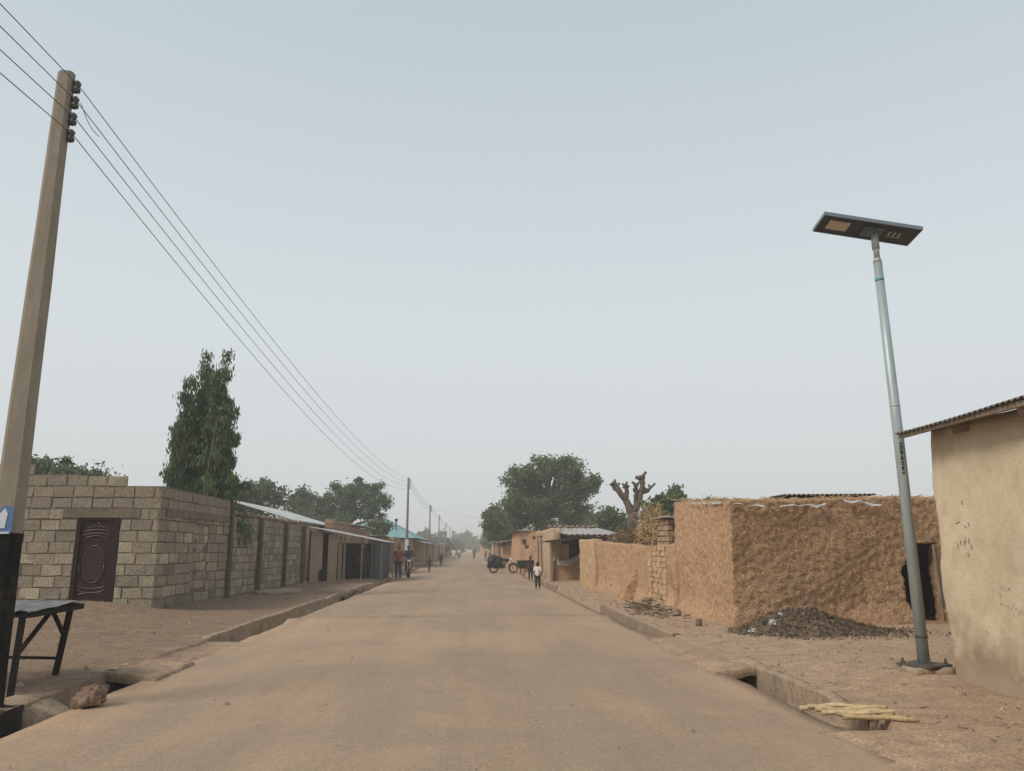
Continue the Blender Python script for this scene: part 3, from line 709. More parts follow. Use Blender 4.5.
for a, b in (((-4.60, 8.6, .45), (-4.62, 9.2, .82)), ((-4.78, 9.9, .5), (-4.72, 9.45, .82)), ((-4.76, 8.62, .28), (-5.6, 9.9, .26)), ((-5.63, 8.66, .3), (-5.3, 8.64, .82)), ((-4.8, 9.9, .25), (-5.62, 9.9, .27)), ((-4.74, 8.62, .42), (-5.15, 8.64, .82))):
    m = MB(); m.bar(a, b, .04, .03); m.build('brace', 'wood_dark', t)
# stone
m = MB(); m.voxel(lin(-3.86, -3.52, .03), lin(8.14, 8.40, .03), lin(.0, .19, .03), lambda x, y, z: ((x + 3.69) / .17) ** 2 + ((y - 8.27) / .12) ** 2 + ((z - .07) / .11) ** 2 < 1.05, lambda x, y, z: Vector((x, y, z + (x + 3.69) * .25 + .01)) + n3((x, y, z), 9, .03))
tag(m.build('stone', 'stone', loc=(-3.69, 8.27, 0), smooth=True), 'pointed reddish stone lying at the left road edge by the open drain', 'stone')

# ------------------------------------------------------------------ mud house (right)
MX, MYf, MYb = 4.97, 14.9, 19.1
def mtop(x, y): return 2.40 + .03 * (x - MX) + .06 * (y - MYf) + .05 * nz(Vector((x * 2, y * 2, 0))) + .03 * nz(Vector((x * 7, y * 7, 0)))
hx0, hx1 = 8.72, 9.30
def mwarp(x, y, z):
    k = z / 2.55 if z > 0 else 0
    zz = z if z < 1.9 else 1.9 + (z - 1.9) * (mtop(x, y) - 1.9) / .65
    q = n3((x, y, z), 9, .028) + n3((x, y, z), 18, .026) + n3((x, y, z), 1.1, .07, 5)
    b = .10 * (1 - sstep(0, .5, z))        # thickened foot
    px = x - (b if x < MX + .1 else 0) + .03 * sstep(1.6, 2.5, z) * (1 if x < MX + .1 else 0)
    py = y + .125 * (x - MX) - (b if y < MYf + .1 else 0)
    return Vector((px + q.x, py + q.y, zz + q.z * .6))
wt = .36
def msolid(x, y, z):
    if z > 2.25: return True
    ins = MX + wt < x < 10.4 - wt and MYf + wt < y < MYb - wt
    if ins: return False
    if y < MYf + wt + .05:
        dl = inter([(0, 8.66), (.35, 8.62), (.55, 8.5), (1.1, 8.48), (1.3, 8.62), (1.4, 8.72), (1.6, 8.8)], z) + .03 * nz(Vector((z * 6, 0, 0)))
        if dl < x < hx1 and .0 < z < 1.62: return False
    return True
t = thing('mud_house', 'rough brown mud-walled house with dark doorway behind the ash heap', 'house', (7, 16.5, 0))
m = MB()
m.voxel(lin(MX, 10.4, .042), lin(MYf, MYb, .085), lin(-.1, 2.55, .042), msolid, mwarp)
# orange street face and shade-darkened interior as second / third material, decided by where the face lies
for i, f in enumerate(m.f):
    c = sum((Vector(m.v[k]) for k in f), Vector()) / len(f)
    n_ = (Vector(m.v[f[1]]) - Vector(m.v[f[0]])).cross(Vector(m.v[f[2]]) - Vector(m.v[f[0]]))
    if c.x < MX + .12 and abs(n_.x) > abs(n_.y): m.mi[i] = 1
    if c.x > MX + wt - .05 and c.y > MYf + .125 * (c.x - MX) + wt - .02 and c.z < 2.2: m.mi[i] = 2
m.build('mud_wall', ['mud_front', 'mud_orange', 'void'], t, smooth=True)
m = MB(); m.bar((9.24, 15.36, 0), (9.22, 15.40, 1.6), .035, .05); m.bar((9.30, 15.38, 0), (9.28, 15.42, 1.6), .03, .04); m.build('door_post', 'wood', t)
m = MB(); m.box(8.45, 9.42, 15.25, 15.6, -.02, .13, .02); m.build('threshold', 'mud_front', t)
def spout(x, z, l=.28):
    yf = MYf + .125 * (x - MX); m = MB(); m.tube([(x + .02, yf + .2, z + .02), (x - .05, yf - l, z - .015)], [.035, .028], 8); m.build('rain_spout', 'wood_pale', t)
spout(5.85, 2.28, .25); spout(6.85, 2.33, .18); spout(8.55, 2.42, .16)
for (xa, ya, za, xb, yb, zb) in ((5.0, 14.82, 2.36, 5.6, 14.85, 2.31), (5.95, 14.93, 2.31, 6.9, 15.02, 2.36), (7.3, 15.10, 2.44, 8.1, 15.18, 2.36), (4.93, 15.3, 2.42, 4.93, 17.6, 2.52)):
    m = MB(); n = 14; a, b = Vector((xa, ya, za)), Vector((xb, yb, zb))
    for i in range(n + 1):
        p = a.lerp(b, i / n) + n3(a.lerp(b, i / n), 5, .05); w_ = max(.002, .012 + .04 * nz(p * 5))
        m.vert(p + Vector((0, -.03, w_))); m.vert(p + Vector((0, -.045, -w_)))
        m.vert(p + Vector((0.01, .02, w_)));
    for i in range(n):
        k = i * 3; m.face([k, k + 1, k + 4, k + 3]); m.face([k + 2, k, k + 3, k + 5])
    m.build('plastic_strip', 'plastic', t)
m = corr(7.15, 9.35, 17.6, 18.6, lambda x, y: 2.655 + .01 * x, .11, .02, 'x'); m.build('roof_sheet', 'zinc_dark', t)
# sticks and straw sticking out of the roof edge
m = MB()
for i in range(260):
    e = rnd.random(); m.ct = rnd.random()
    if e < .45: x, y = MX + rnd.uniform(-.02, .3), rnd.uniform(15, 19)
    else:
        x = rnd.uniform(5, 9.8); y = MYf + .125 * (x - MX) + rnd.uniform(0, 1.6)
    z = mtop(x, y - .125 * (x - MX)) + .02; a = rnd.uniform(0, 6.28); l = rnd.uniform(.06, .24)
    m.tube([(x, y, z), (x + l * math.cos(a), y + l * math.sin(a), z + rnd.uniform(-.02, .06))], rnd.uniform(.004, .011), 4)
m.build('roof_thatch', 'straw', t)['kind'] = 'stuff'

# ------------------------------------------------------------------ mud boundary wall
def lwx(y): return inter([(19.1, 4.98), (21.6, 4.86), (23.4, 4.86), (28.6, 4.60), (31.5, 4.45)], y)
def ltop(y): return inter([(19.1, 1.64), (21.7, 1.58), (24, 1.66), (28.6, 1.78), (31.5, 1.82)], y) + .035 * nz(Vector((y * 2, 0, 0))) + .025 * nz(Vector((y * 7, 1, 0)))
def lwarp(x, y, z):
    zz = z if z < 1.3 else 1.3 + (z - 1.3) * (ltop(y) - 1.3) / .4
    q = n3((x, y, z), 5.5, .035) + n3((x, y, z), 13, .016) + n3((x, y, z), .9, .07, 5)
    b = .10 * (1 - sstep(0, .5, z)) if x < .1 else 0
    if x < .1: # hollow scooped at the foot by rain
        b -= .16 * math.exp(-((y - 19.55) ** 2 / .06 + (z - .42) ** 2 / .10))
    return Vector((lwx(y) + x - b + q.x, y + q.y, zz + q.z * .6))
t = thing('mud_boundary_wall', 'low orange mud wall running along the right side of the road', 'wall', (4.8, 24, 0))
m = MB(); m.voxel([0, .1, .24, .34], lin(19.12, 28.7, .07), lin(-.1, 1.7, .065), lambda x, y, z: not (19.95 < y < 21.6 and x < .09 and z > -.2), lwarp); m.build('mud_wall', 'mud_orange', t, smooth=True)
m = MB(); ch_ = .135; z = -.02; k = 0
while z < 1.5:
    y = 19.97 - (.12 if k % 2 else 0)
    while y < 21.58:
        a, b = max(y, 19.97), min(y + .42, 21.62)
        if b - a > .06 and not (False):
            m.ct = rnd.random(); d = rnd.uniform(-.015, .015); xx = lwx((a + b) / 2)
            m.box(xx - .005 + d - .03 * (1 - sstep(0, .5, z)), xx + .105, a, b - .014, z, z + ch_ - .012, .010)
        y += .43
    z += ch_; k += 1
M['mud_brick'] = toned('mud_brick', [(0, (.40, .26, .15)), (1, (.54, .37, .22))], s=16, mottled=.25, bst=.8, bd=.02)
m.build('brick_patch', 'mud_brick', t, label='patch of bare buff mud bricks')
m = MB(); m.voxel(lin(-.55, .1, .08), lin(23.15, 23.55, .08), lin(-.1, 1.0, .07), lambda x, y, z: z < 1.0 + (x) * 1.75, lambda x, y, z: Vector((lwx(y) + x, y, z)) + n3((x, y, z), 5, .04)); m.build('buttress', 'mud_orange', t, smooth=True)
# plastered taller pillar at the far end, next to the shack
m = MB(); m.voxel([0, .1, .24, .36], lin(28.72, 31.4, .08), lin(-.1, 1.7, .07), lambda x, y, z: True, lambda x, y, z: Vector((lwx(y) - .12 + x, y, z * 1.10)) + n3((x, y, z), 4, .04)); m.build('end_panel', 'mud_buff', t, smooth=True)

# dry stalk heap behind wall, and the brush along it
def sticks(name, label, cat, n, box, ln, rad, mat, up=.5, kind=None, curve=.15):
    m = MB(); (x0, x1, y0, y1, z0, z1) = box
    for i in range(n):
        p = Vector((rnd.uniform(x0, x1), rnd.uniform(y0, y1), rnd.uniform(z0, z1))); m.ct = rnd.random()
        d = Vector((rnd.gauss(0, 1), rnd.gauss(0, 1), rnd.gauss(0, up))).normalized(); l = rnd.uniform(*ln)
        q = n3(p, 3, curve); m.tube([p - d * l / 2, p + q, p + d * l / 2], rnd.uniform(*rad), 4)
    o = m.build(name, mat, loc=((x0 + x1) / 2, (y0 + y1) / 2, z0)); tag(o, label, cat)
    if kind: o['kind'] = kind
    return o
# platform the stalks are piled on
t = thing('stalk_rack', 'wooden rack behind the low mud wall carrying the dry stalks', 'rack', (5.6, 23.5, 0))
m = MB()
for x, y in ((5.3, 21.6), (6.3, 21.6), (5.3, 27.6), (6.3, 27.6), (5.3, 24.6), (6.3, 24.6)):
    m = MB(); m.bar((x, y, -.05), (x, y, 1.62), .09); m.build('post', 'wood', t)
m = MB(); m.box(5.2, 6.4, 21.5, 27.8, 1.6, 1.66, .01); m.build('deck', 'wood', t)
sticks('stalk_heap', 'tangled heap of dry yellow stalks piled behind the mud wall', 'stalks', 420, (5.15, 6.1, 21.9, 24.1, 1.7, 2.25), (.3, .9), (.006, .014), 'straw', 1.0)
sticks('stalk_bundle', 'upright bleached corn stalks leaning at the bare tree trunk', 'stalks', 130, (5.2, 5.7, 22.7, 23.7, 1.8, 2.55), (.5, 1.0), (.008, .015), 'straw', 2.6)
M['brush'] = toned('brushwood', [(0, (.10, .07, .045)), (1, (.27, .19, .12))], bst=.2)
sticks('brushwood_heap', 'long brown pile of brushwood lying behind the far mud wall', 'brushwood', 900, (5.1, 6.2, 24.2, 28.4, 1.68, 2.05), (.3, 1.0), (.005, .014), 'brush', .35)
# little block hut
t = thing('brick_hut', 'little dark brick hut with zinc lid behind the mud wall', 'hut', (6.0, 20.9, 0))
m = MB(); m.ct = .2
for (ax, a0, a1, fc, nr_) in (('y', 20.3, 21.5, 5.12, -1), ('x', 5.12, 6.3, 20.3, -1)): blocks(m, ax, a0, a1, fc + .05, nr_, lambda q: 2.28, ch=.14, bl=.3, th=.05)
m.build('brick_face', M['burnt_brick'], t); m = MB(); m.box(5.15, 6.3, 20.33, 21.5, -.1, 2.2); m.build('mortar_bed', 'mortar', t)
corr(4.98, 6.4, 20.1, 21.7, lambda x, y: 2.33 - .06 * (x - 5), .12, .015).build('roof', 'zinc', t)

# ------------------------------------------------------------------ lean-to shack on the right
t = thing('wooden_shack', 'open mud and wood stall with zinc awning right of the road', 'shack', (5, 34, 0))
m = MB(); m.voxel(lin(3.95, 6.6, .15), lin(37.8, 38.05, .12), lin(-.1, .98, .1), lambda x, y, z: True, lambda x, y, z: Vector((x, y, z)) + n3((x, y, z), 4, .05)); m.build('front_wall', 'mud_front', t, smooth=True, label='low dark brown front wall')
m = MB(); m.voxel(lin(3.95, 4.4, .12), lin(38.1, 43, .2), lin(-.1, 2.5, .1), lambda x, y, z: True, lambda x, y, z: Vector((x, y, z)) + n3((x, y, z), 4, .05)); m.build('side_wall', 'mud_tan', t, smooth=True)
m = MB(); m.voxel(lin(6.4, 6.65, .12), lin(31.3, 43, .3), lin(-.1, 2.1, .15), lambda x, y, z: True, lambda x, y, z: Vector((x, y, z)) + n3((x, y, z), 4, .05)); m.build('side_wall', 'mud_far', t, smooth=True)
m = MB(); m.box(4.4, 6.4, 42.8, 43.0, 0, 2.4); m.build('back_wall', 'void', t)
m = MB(); m.box(4.3, 4.75, 38.15, 38.25, .98, 1.75, .02); m.build('tan_panel', 'mud_tan', t)
corr(4.25, 6.9, 35.4, 43.2, lambda x, y: 2.16 + .065 * (y - 35.4), .25, .03, 'x').build('main_roof', 'zinc_dull', t)
corr(3.4, 5.9, 36.3, 38.5, lambda x, y: 1.86 + .12 * (x - 3.4), .25, .03).build('awning', 'zinc_dark', t)
for x, y in ((3.85, 37.7), (3.7, 36.5), (5.7, 36.5)):
    m = MB(); m.bar((x, y, 0), (x + .02, y, 1.88 + .12 * (x - 3.4)), .13 if x == 3.85 else .06); m.build('post', 'wood_pale', t)
m = MB(); m.bar((3.5, 36.5, 1.84), (5.8, 36.5, 2.12), .07); m.bar((4.3, 35.6, 2.12), (6.6, 35.6, 2.12), .08); m.build('beam', 'wood', t)
m = MB(); n = 18
for i in range(n + 1):
    s_ = i / n; x = 4.1 + s_ * 1.5; z = 1.05 + .75 * s_ ** 2.2 - .10 * math.sin(s_ * 3.1)
    for k in range(5): m.vert((x, 37.55 - .05 * k + .03 * math.sin(s_ * 17 + k), z - k * .07 + .015 * math.sin(s_ * 25)))
for i in range(n):
    for k in range(4): m.face([i * 5 + k, i * 5 + k + 1, (i + 1) * 5 + k + 1, (i + 1) * 5 + k])
M['sackd'] = M['cloth_sack']; o = m.build('hanging_cloth', 'cloth_sack', smooth=True, loc=(4.8, 37.5, 1))
sm = o.modifiers.new('thick', 'SOLIDIFY'); sm.thickness = .01
tag(o, 'sagging grey-brown cloth hung across the opening of the wooden stall', 'cloth')
for i in range(9):
    x = 4.3 + i * .3; y = 42.6 + rnd.uniform(-.4, .3); m = MB(); zz = 2.19 + .065 * (y - 35.4); m.ball((x, y, zz + .04), (.14, .18, .09), 8, 6, .5)
    tag(m.build('roof_stone', 'stone', loc=(x, y, zz), smooth=True), 'rough stone weighing down the zinc roof of the wooden stall', 'stone', 'stones on the stall roof')
# bench beside shack
def bench(x, y, L_, label, mat='wood'):
    t = thing('wooden_bench', label, 'bench', (x, y, 0))
    m = MB(); m.box(x - L_ / 2, x + L_ / 2, y - .15, y + .15, .42, .46); m.build('seat', mat, t)
    for sx in (-1, 1):
        for sy in (-.1, .1):
            m = MB(); m.bar((x + sx * L_ * .42, y + sy, 0), (x + sx * L_ * .40, y + sy, .42), .05); m.build('leg', mat, t)
bench(3.45, 41.5, 1.5, 'low wooden bench behind the child in the white shirt', 'wood_pale')
bench(-4.9, 73, 1.8, 'dark low bench beside the farther child on the left verge', 'wood_dark')

# stuff near wall foot: ash scraps, tin, hen
m = MB()
for i in range(240):
    x = 4.35 + rnd.gauss(0, .28); y = 19.6 + rnd.gauss(0, 1.1); m.ct = rnd.random() * .8; a = rnd.uniform(0, 3.14); l = rnd.uniform(.05, .28)
    z = gz(x, y) + .012; m.tube([(x, y, z), (x + l * math.cos(a), y + l * math.sin(a), z + rnd.uniform(0, .03))], rnd.uniform(.004, .012), 4)
o = m.build('twig_litter', 'rubbish', loc=(4.35, 19.6, 0)); tag(o, 'burnt twigs strewn on the ground below the bare brick patch', 'twigs', kind='stuff')
m = MB(); m.tube([(4.36, 15.28, .02), (4.37, 15.27, .1), (4.375, 15.27, .2)], [.055, .06, .06], 12)
tag(m.build('tin_can', 'tin', loc=(4.36, 15.28, 0), smooth=True), 'rusty upright tin standing on the verge near the mud house corner', 'can')
for i, (x, y, s_) in enumerate(((4.75, 21.4, .12), (4.55, 17.6, .09), (4.72, 18.3, .10), (4.5, 23.9, .07))):
    m = MB(); z = gz(x, y); m.ball((x, y, z + s_ * .3), (s_, s_ * 1.1, s_ * .7), 10, 7, .6)
    tag(m.build('mud_clod', 'stone', loc=(x, y, z), smooth=True), ['fallen mud lump at the foot of the bare brick patch', 'small clod below the scooped hollow of the mud wall nearest the tin', 'brown clod near the orange wall foot behind the small clod', 'tiny clod beside the mud buttress'][i], 'clod')

# rubbish heap
def heapz(x, y):
    x2, y2 = (x - 5.8) / .78, (y - 14.2) / .6
    h = .30 * math.exp(-(x2 ** 2 + y2 ** 2) * .9) + .16 * math.exp(-(((x - 6.3) / 1.15) ** 2 + ((y - 14.0) / .65) ** 2))
    return h - .05 + .05 * nz(Vector((x * 4, y * 4, 3))) * (h > .05) + .03 * nz(Vector((x * 11, y * 11, 3)))
m = MB(); hx_, hy_ = lin(4.5, 8.1, .05), lin(12.9, 15.1, .05); a = len(hx_)
for y in hy_:
    for x in hx_: m.vert((x, y, gz(x, y) + heapz(x, y)))
for j in range(len(hy_) - 1):
    for i in range(a - 1): m.face([j * a + i, j * a + i + 1, (j + 1) * a + i + 1, (j + 1) * a + i])
m.cm = 1
for i in range(4200):
    x = rnd.gauss(6.0, .85) + (rnd.random() < .3) * .5; y = rnd.gauss(13.95, .5)
    hz = heapz(x, y)
    if y > 14.75 + .125 * (x - MX) - .12 or x < 4.6 or x > 8.3 or y < 12.7: continue
    m.ct = min(1, abs(rnd.gauss(.35, .28))); z = gz(x, y) + max(hz, 0); l = rnd.uniform(.006, .03) * (1 + 1.6 * rnd.random() ** 5) * (1.6 if rnd.random() < .06 else 1)
    b = len(m.v); d = Vector((rnd.gauss(0, 1), rnd.gauss(0, 1), rnd.gauss(0, .6))).normalized() * l; e = Vector((rnd.gauss(0, 1), rnd.gauss(0, 1), rnd.gauss(0, .6))).normalized() * l * .45
    p = Vector((x, y, z + .01))
    for q in (p - d, p + e, p + d, p - e, p + d.cross(e).normalized() * l * .3): m.vert(q)
    for q in ((0, 1, 4), (1, 2, 4), (2, 3, 4), (3, 0, 4), (0, 3, 2, 1)): m.face([b + k for k in q])
tag(m.build('rubbish_heap', ['ash', 'rubbish'], loc=(5.9, 14, 0), smooth=False), 'dark heap of ash and rubbish against the rough mud house wall', 'heap', kind='stuff')
for x, y, s_, lb in ((5.25, 13.8, .055, 'white crumpled plastic bag on the left side of the rubbish heap'), (5.45, 13.95, .035, 'tiny white plastic scrap high on the rubbish heap'), (4.85, 13.7, .05, 'greyish plastic bag at the left foot of the rubbish heap')):
    m = MB(); m.voxel(lin(-1, 1, .2), lin(-1, 1, .25), lin(0, .9, .2), lambda a, b, c: a * a + b * b + c * c < 1.1, lambda a, b, c: Vector((x + a * s_, y + b * s_ * .7, gz(x, y) + max(0, heapz(x, y)) + c * s_ * 1.2)) + n3((a + x, b, c), 2.5, s_ * .8))
    tag(m.build('plastic_bag', 'plastic', loc=(x, y, 0)), lb, 'plastic bag')

# ------------------------------------------------------------------ cream plaster house (far right)
PXx, PYc = 5.40, 8.92
def pwarp(x, y, z):
    q = n3((x, y, z), 1.3, .05) + n3((x, y, z), 5, .012)
    r_ = .16; px, py = x, y
    if x < PXx + r_ + .01 and y > PYc - r_ - .01:   # rounded corner
        dx, dy = (PXx + r_) - x, y - (PYc - r_); d_ = max(dx, dy); l = math.hypot(dx, dy)
        if l > 0: px = PXx + r_ - dx * d_ / l; py = PYc - r_ + dy * d_ / l
    if z < .7: q = q + n3((x, y, z), 11, .022 * (1 - z / .7))
    px -= .05 * (1 - sstep(.0, .25, z)) if x < PXx + .1 else 0
    px += -.05 * math.sin(z * 1.3) * (1 if x < PXx + .3 else 0)
    py += .06 * sstep(1.4, 2.4, z) * (1 if y > PYc - .2 else 0)
    return Vector((px + q.x, py + q.y, z + (q.z if z < .1 else 0) + (.22 * max(0, x - PXx) if z > 2.8 else 0)))
t = thing('plaster_house', 'cream mud-plastered house with rusty corrugated eave at the right edge', 'house', (PXx + 2, 6, 0))
m = MB(); m.voxel([PXx, PXx + .04, PXx + .08, PXx + .12, PXx + .16, PXx + .3, PXx + 1, PXx + 2, PXx + 3, PXx + 4], lin(2.5, PYc - .24, .08) + [PYc - .16, PYc - .12, PYc - .08, PYc - .04, PYc], lin(-.15, 2.87, .08), lambda x, y, z: True, pwarp)
m.build('wall', 'plaster', t, smooth=True)
def ez(x, y): return 2.86 + (x - 5.02) * .22 + (.02 * math.sin(y * 1.3))
corr(5.07, 10, 2.0, 9.02, ez, .085, .012).build('roof', 'zinc_dark', t)
for y in (8.15, 7.0, 5.7, 4.4):
    m = MB(); m.bar((5.19, y, ez(5.16, y) - .115), (6.4, y, ez(6.4, y) - .11), .10, .08); m.build('rafter', 'wood_pale', t)
m = MB(); m.bar((5.13, 2.2, ez(5.13, 2) - .045), (5.13, 9.0, ez(5.13, 9) - .045), .05, .05); m.build('purlin', 'wood', t)
# dark finger marks on the plaster
m = MB()
def mark(y, z, dy, dz, w_=.0045):
    a = Vector((PXx - .05 * math.sin(z * 1.3) + n3((PXx, y, z), 1.3, .05).x - .006, y, z)); b = a + Vector((0, dy, dz)); m.tube([a, (a + b) / 2 + Vector((-.002, .006, 0)), b], [w_ * .6, w_, w_ * .4], 5)
for y, z, dy, dz in ((8.36, 1.98, 0, .05), (8.50, 1.78, -.08, .02), (8.36, 1.76, -.06, -.03), (8.25, 1.74, .02, .05), (8.46, 1.50, .01, .07), (8.40, 1.54, .02, .06), (8.36, 1.60, -.01, -.07), (8.33, 1.56, .0, .08), (8.27, 1.62, .01, -.06), (8.30, 1.42, .0, .05), (8.24, 1.50, 0, .05), (7.9, .95, 0, .02), (7.75, 1.1, 0, .03)): mark(y, z, dy, dz)
m.build('wall_marks', 'wood', t)['kind'] = 'stuff'

# ------------------------------------------------------------------ solar street lamp
lx, ly = 5.235, 9.18
t = thing('street_lamp', 'grey metal solar street lamp with flat dark panel head', 'street lamp', (lx, ly, 0)); gz0 = .10
m = MB(); m.voxel(lin(lx - .24, lx + .22, .06), lin(ly - .24, ly + .2, .06), lin(-.02, .19, .04), lambda x, y, z: True, lambda x, y, z: Vector((x, y, z)) + n3((x, y, z), 6, .04)); m.build('footing', 'concrete', t, smooth=True)
m = MB(); q = Matrix.Translation((lx, ly, .205)) @ Matrix.Rotation(R(28), 4, 'Z'); m.box(-.21, .21, -.21, .21, -.012, .012, mtx=q); bpz = m.build('base_plate', 'rust', t)
for sx in (-1, 1):
    for sy in (-1, 1):
        p = q @ Vector((sx * .16, sy * .16, 0)); m = MB(); m.tube([p, p + Vector((0, 0, .07))], .013, 6); m.tube([p + Vector((0, 0, .013)), p + Vector((0, 0, .035))], .024, 6); m.build('bolt', 'rust', bpz)
m = MB(); m.tube([(lx, ly, .13), (lx - .03, ly, 2.9), (lx - .068, ly, 5.10)], [.066, .060, .052], 20); pole = m.build('pole', 'galv', t, smooth=True)
m = MB(); m.tube([(lx - .068, ly, 5.09), (lx - .068, ly, 5.15)], [.054, .040], 20); m.tube([(lx - .068, ly, 5.14), (lx - .072, ly, 5.40)], [.036, .036], 20); m.build('neck', 'galv_light', t, smooth=True)
m = MB(); m.tube([(lx - .071, ly, 5.27), (lx - .073, ly, 5.48)], [.046, .046], 20); m.build('collar', 'galv_light', t, smooth=True)
m = MB(); m.tube([(lx - .003, ly, .50), (lx - .003, ly, .53)], .070, 20); m.build('seam_ring', 'rust', pole, smooth=True)
m = MB(); m.tube([(lx - .0655, ly, 4.84), (lx - .066, ly, 4.90)], .0545, 20); m.build('blue_band', 'blue_band', pole, smooth=True)
m = MB(); m.tube([(lx - .035, ly, 3.22), (lx - .035, ly, 3.24)], .061, 20); m.build('seam_ring', 'galv_light', pole, smooth=True)
m = MB()   # stencilled characters running down the pole
glyph = ['LHT', 'SOLAR']
for i in range(12):
    z = 2.76 - i * .032; a0 = -1.85
    for da in (-.12, .12) if i % 3 else (-.12, 0, .12):
        a = a0 + da; x = lx - .029 + math.cos(a) * .0625; y = ly + math.sin(a) * .0625
        m.box(x - .004, x + .004, y - .003, y + .003, z - .010 * (1 + i % 2), z + .008)
m.build('stencil_marks', 'wood_dark', pole)
hq = Matrix.Translation((lx - .175, ly - .02, 5.54)) @ Matrix.Scale(.90, 4) @ Matrix.Rotation(R(10.5), 4, 'Y') @ Matrix.Rotation(R(-7), 4, 'X') @ Matrix.Rotation(R(-4), 4, 'Z')
m = MB(); m.box(-.67, .67, -.20, .22, -.018, .022, mtx=hq); hd = m.build('lamp_head', 'lamp_body', t)
m = MB()
for a in ((-.685, .685, -.218, -.201, -.024, .03), (-.685, .685, .221, .238, -.024, .03), (-.685, -.671, -.20, .22, -.024, .03), (.671, .685, -.20, .22, -.024, .03)): m.box(*a, mtx=hq)
m.build('frame_edge', 'lamp_edge', hd)
m = MB(); m.box(-.56, -.27, -.11, .10, -.034, -.0185, mtx=hq); m.build('light_panel', 'lamp_led', hd)
m = MB(); m.box(-.05, .21, -.10, .14, -.032, -.0185, mtx=hq); m.box(.0, .1, -.05, .08, -.07, -.0325, mtx=hq); m.build('mount_plate', 'lamp_edge', hd)
m = MB()
for i in range(3): m.box(.30 + i * .07, .33 + i * .07, -.05, .05, -.024, -.0185, mtx=hq)
m.box(.29, .50, .07, .085, -.024, -.0185, mtx=hq); m.build('rating_label', 'galv_light', hd)
m = MB(); m.box(-.66, .66, -.19, .21, .0225, .028, mtx=hq); m.build('solar_cells', 'lamp_body', hd)

# yellow stalks across the drain
for i in range(7):
    a = Vector((3.14 + .025 * i + rnd.uniform(-.03, .03), 7.62 - i * .08, .05 + rnd.uniform(0, .015))); b = Vector((3.74 + rnd.uniform(-.08, .06), 7.34 - i * .06, .085 + rnd.uniform(0, .015)))
    if i == 6: a = Vector((3.28, 7.10, .055)); b = Vector((3.86, 6.93, .08))
    m = MB(); m.ct = rnd.random(); n = 8; md = []
    for k in range(n + 1):
        p = a.lerp(b, k / n) + n3(a.lerp(b, k / n) + Vector((i, 0, 0)), 2.5, .05); md.append(p)
    m.tube(md, [.019 + .006 * ((k + i) % 3 == 0) + .004 * nz(Vector((k, i, 0))) for k in range(n + 1)], 8)
    tag(m.build('yellow_stalk', 'reed', loc=tuple(a), smooth=True), 'thick dry yellow stalk laid side by side across the right drain', 'stalk', 'yellow stalks across the drain')

# ------------------------------------------------------------------ trees
def tree(name, label, base, blobs, nclu, nleaf, lsz, mat, trunk_r=.25, clr=.45, group=None, droop=0, fork=None, seed=1, hollow=.35, cat='tree', limbs=16, bark='bark'):
    rg = np.random.default_rng(seed); t = thing(name, label, cat, (base[0], base[1], 0), group)
    cen = []
    vol = np.array([b[3] * b[4] * b[5] for b in blobs]); vol = vol ** .8; vol /= vol.sum()
    for i in range(nclu):
        b = blobs[rg.choice(len(blobs), p=vol)]; d = rg.normal(size=3); d /= np.linalg.norm(d)
        rr = (hollow + (1 - hollow) * rg.random() ** .6) * (1 + .14 * rg.normal()); cen.append((b[0] + d[0] * rr * b[3], b[1] + d[1] * rr * b[4], b[2] + d[2] * rr * b[5]))
    cen = np.array(cen); k = rg.integers(0, nclu, nleaf); csz = clr * (.6 + .8 * rg.random(nclu)); ctn = rg.normal(0, .18, nclu)
    P = cen[k] + rg.normal(size=(nleaf, 3)) * csz[k][:, None] * np.array([.5, .5, .38])
    P[:, 2] -= droop * rg.random(nleaf) * csz[k]
    a = rg.normal(size=(nleaf, 3)); a /= np.linalg.norm(a, axis=1)[:, None]
    if droop: a = a * .45 + np.array([0, 0, -1]); a /= np.linalg.norm(a, axis=1)[:, None]
    b = np.cross(a, rg.normal(size=(nleaf, 3))); b /= np.linalg.norm(b, axis=1)[:, None]
    s_ = (lsz * (.6 + .8 * rg.random(nleaf)))[:, None]
    wl_ = .27 if droop else .42
    V = np.stack([P - a * s_, P + b * s_ * wl_, P + a * s_, P - b * s_ * wl_], 1).reshape(-1, 3) - np.array([base[0], base[1], 0])
    me = bpy.data.meshes.new('crown'); me.vertices.add(len(V)); me.vertices.foreach_set('co', V.ravel())
    me.loops.add(nleaf * 4); me.loops.foreach_set('vertex_index', np.arange(nleaf * 4, dtype=np.int32))
    me.polygons.add(nleaf); me.polygons.foreach_set('loop_start', np.arange(0, nleaf * 4, 4, dtype=np.int32))
    me.update(calc_edges=True)
    tn = np.clip(.5 + .2 * rg.normal(size=nleaf) + ctn[k], 0, 1)
    at = me.attributes.new('tone', 'FLOAT', 'POINT'); at.data.foreach_set('value', np.repeat(tn, 4).astype(np.float32))
    me.materials.append(M[mat]); o = bpy.data.objects.new('crown', me); COL.objects.link(o); o.parent = t
    zmin = min(b_[2] - b_[5] for b_ in blobs); fk = fork or (base[0], base[1], zmin + .3)
    m = MB(); pts = [(base[0], base[1], -.1), (base[0] + (fk[0] - base[0]) * .4, base[1], fk[2] * .5), fk]
    m.tube(pts, [trunk_r * 1.15, trunk_r * .9, trunk_r * .75], 10)
    for i in range(min(limbs, nclu)):
        c = Vector(cen[i]); f = Vector(fk) - Vector((0, 0, rnd.uniform(0, .3))); md = f.lerp(c, .5) + Vector((0, 0, .12 * (c - f).length * (1 if not droop else .2)))
        m.tube([f, md, c], [trunk_r * .5, trunk_r * .28, trunk_r * .08], 6)
    m.build('trunk', bark, t, smooth=True); return t
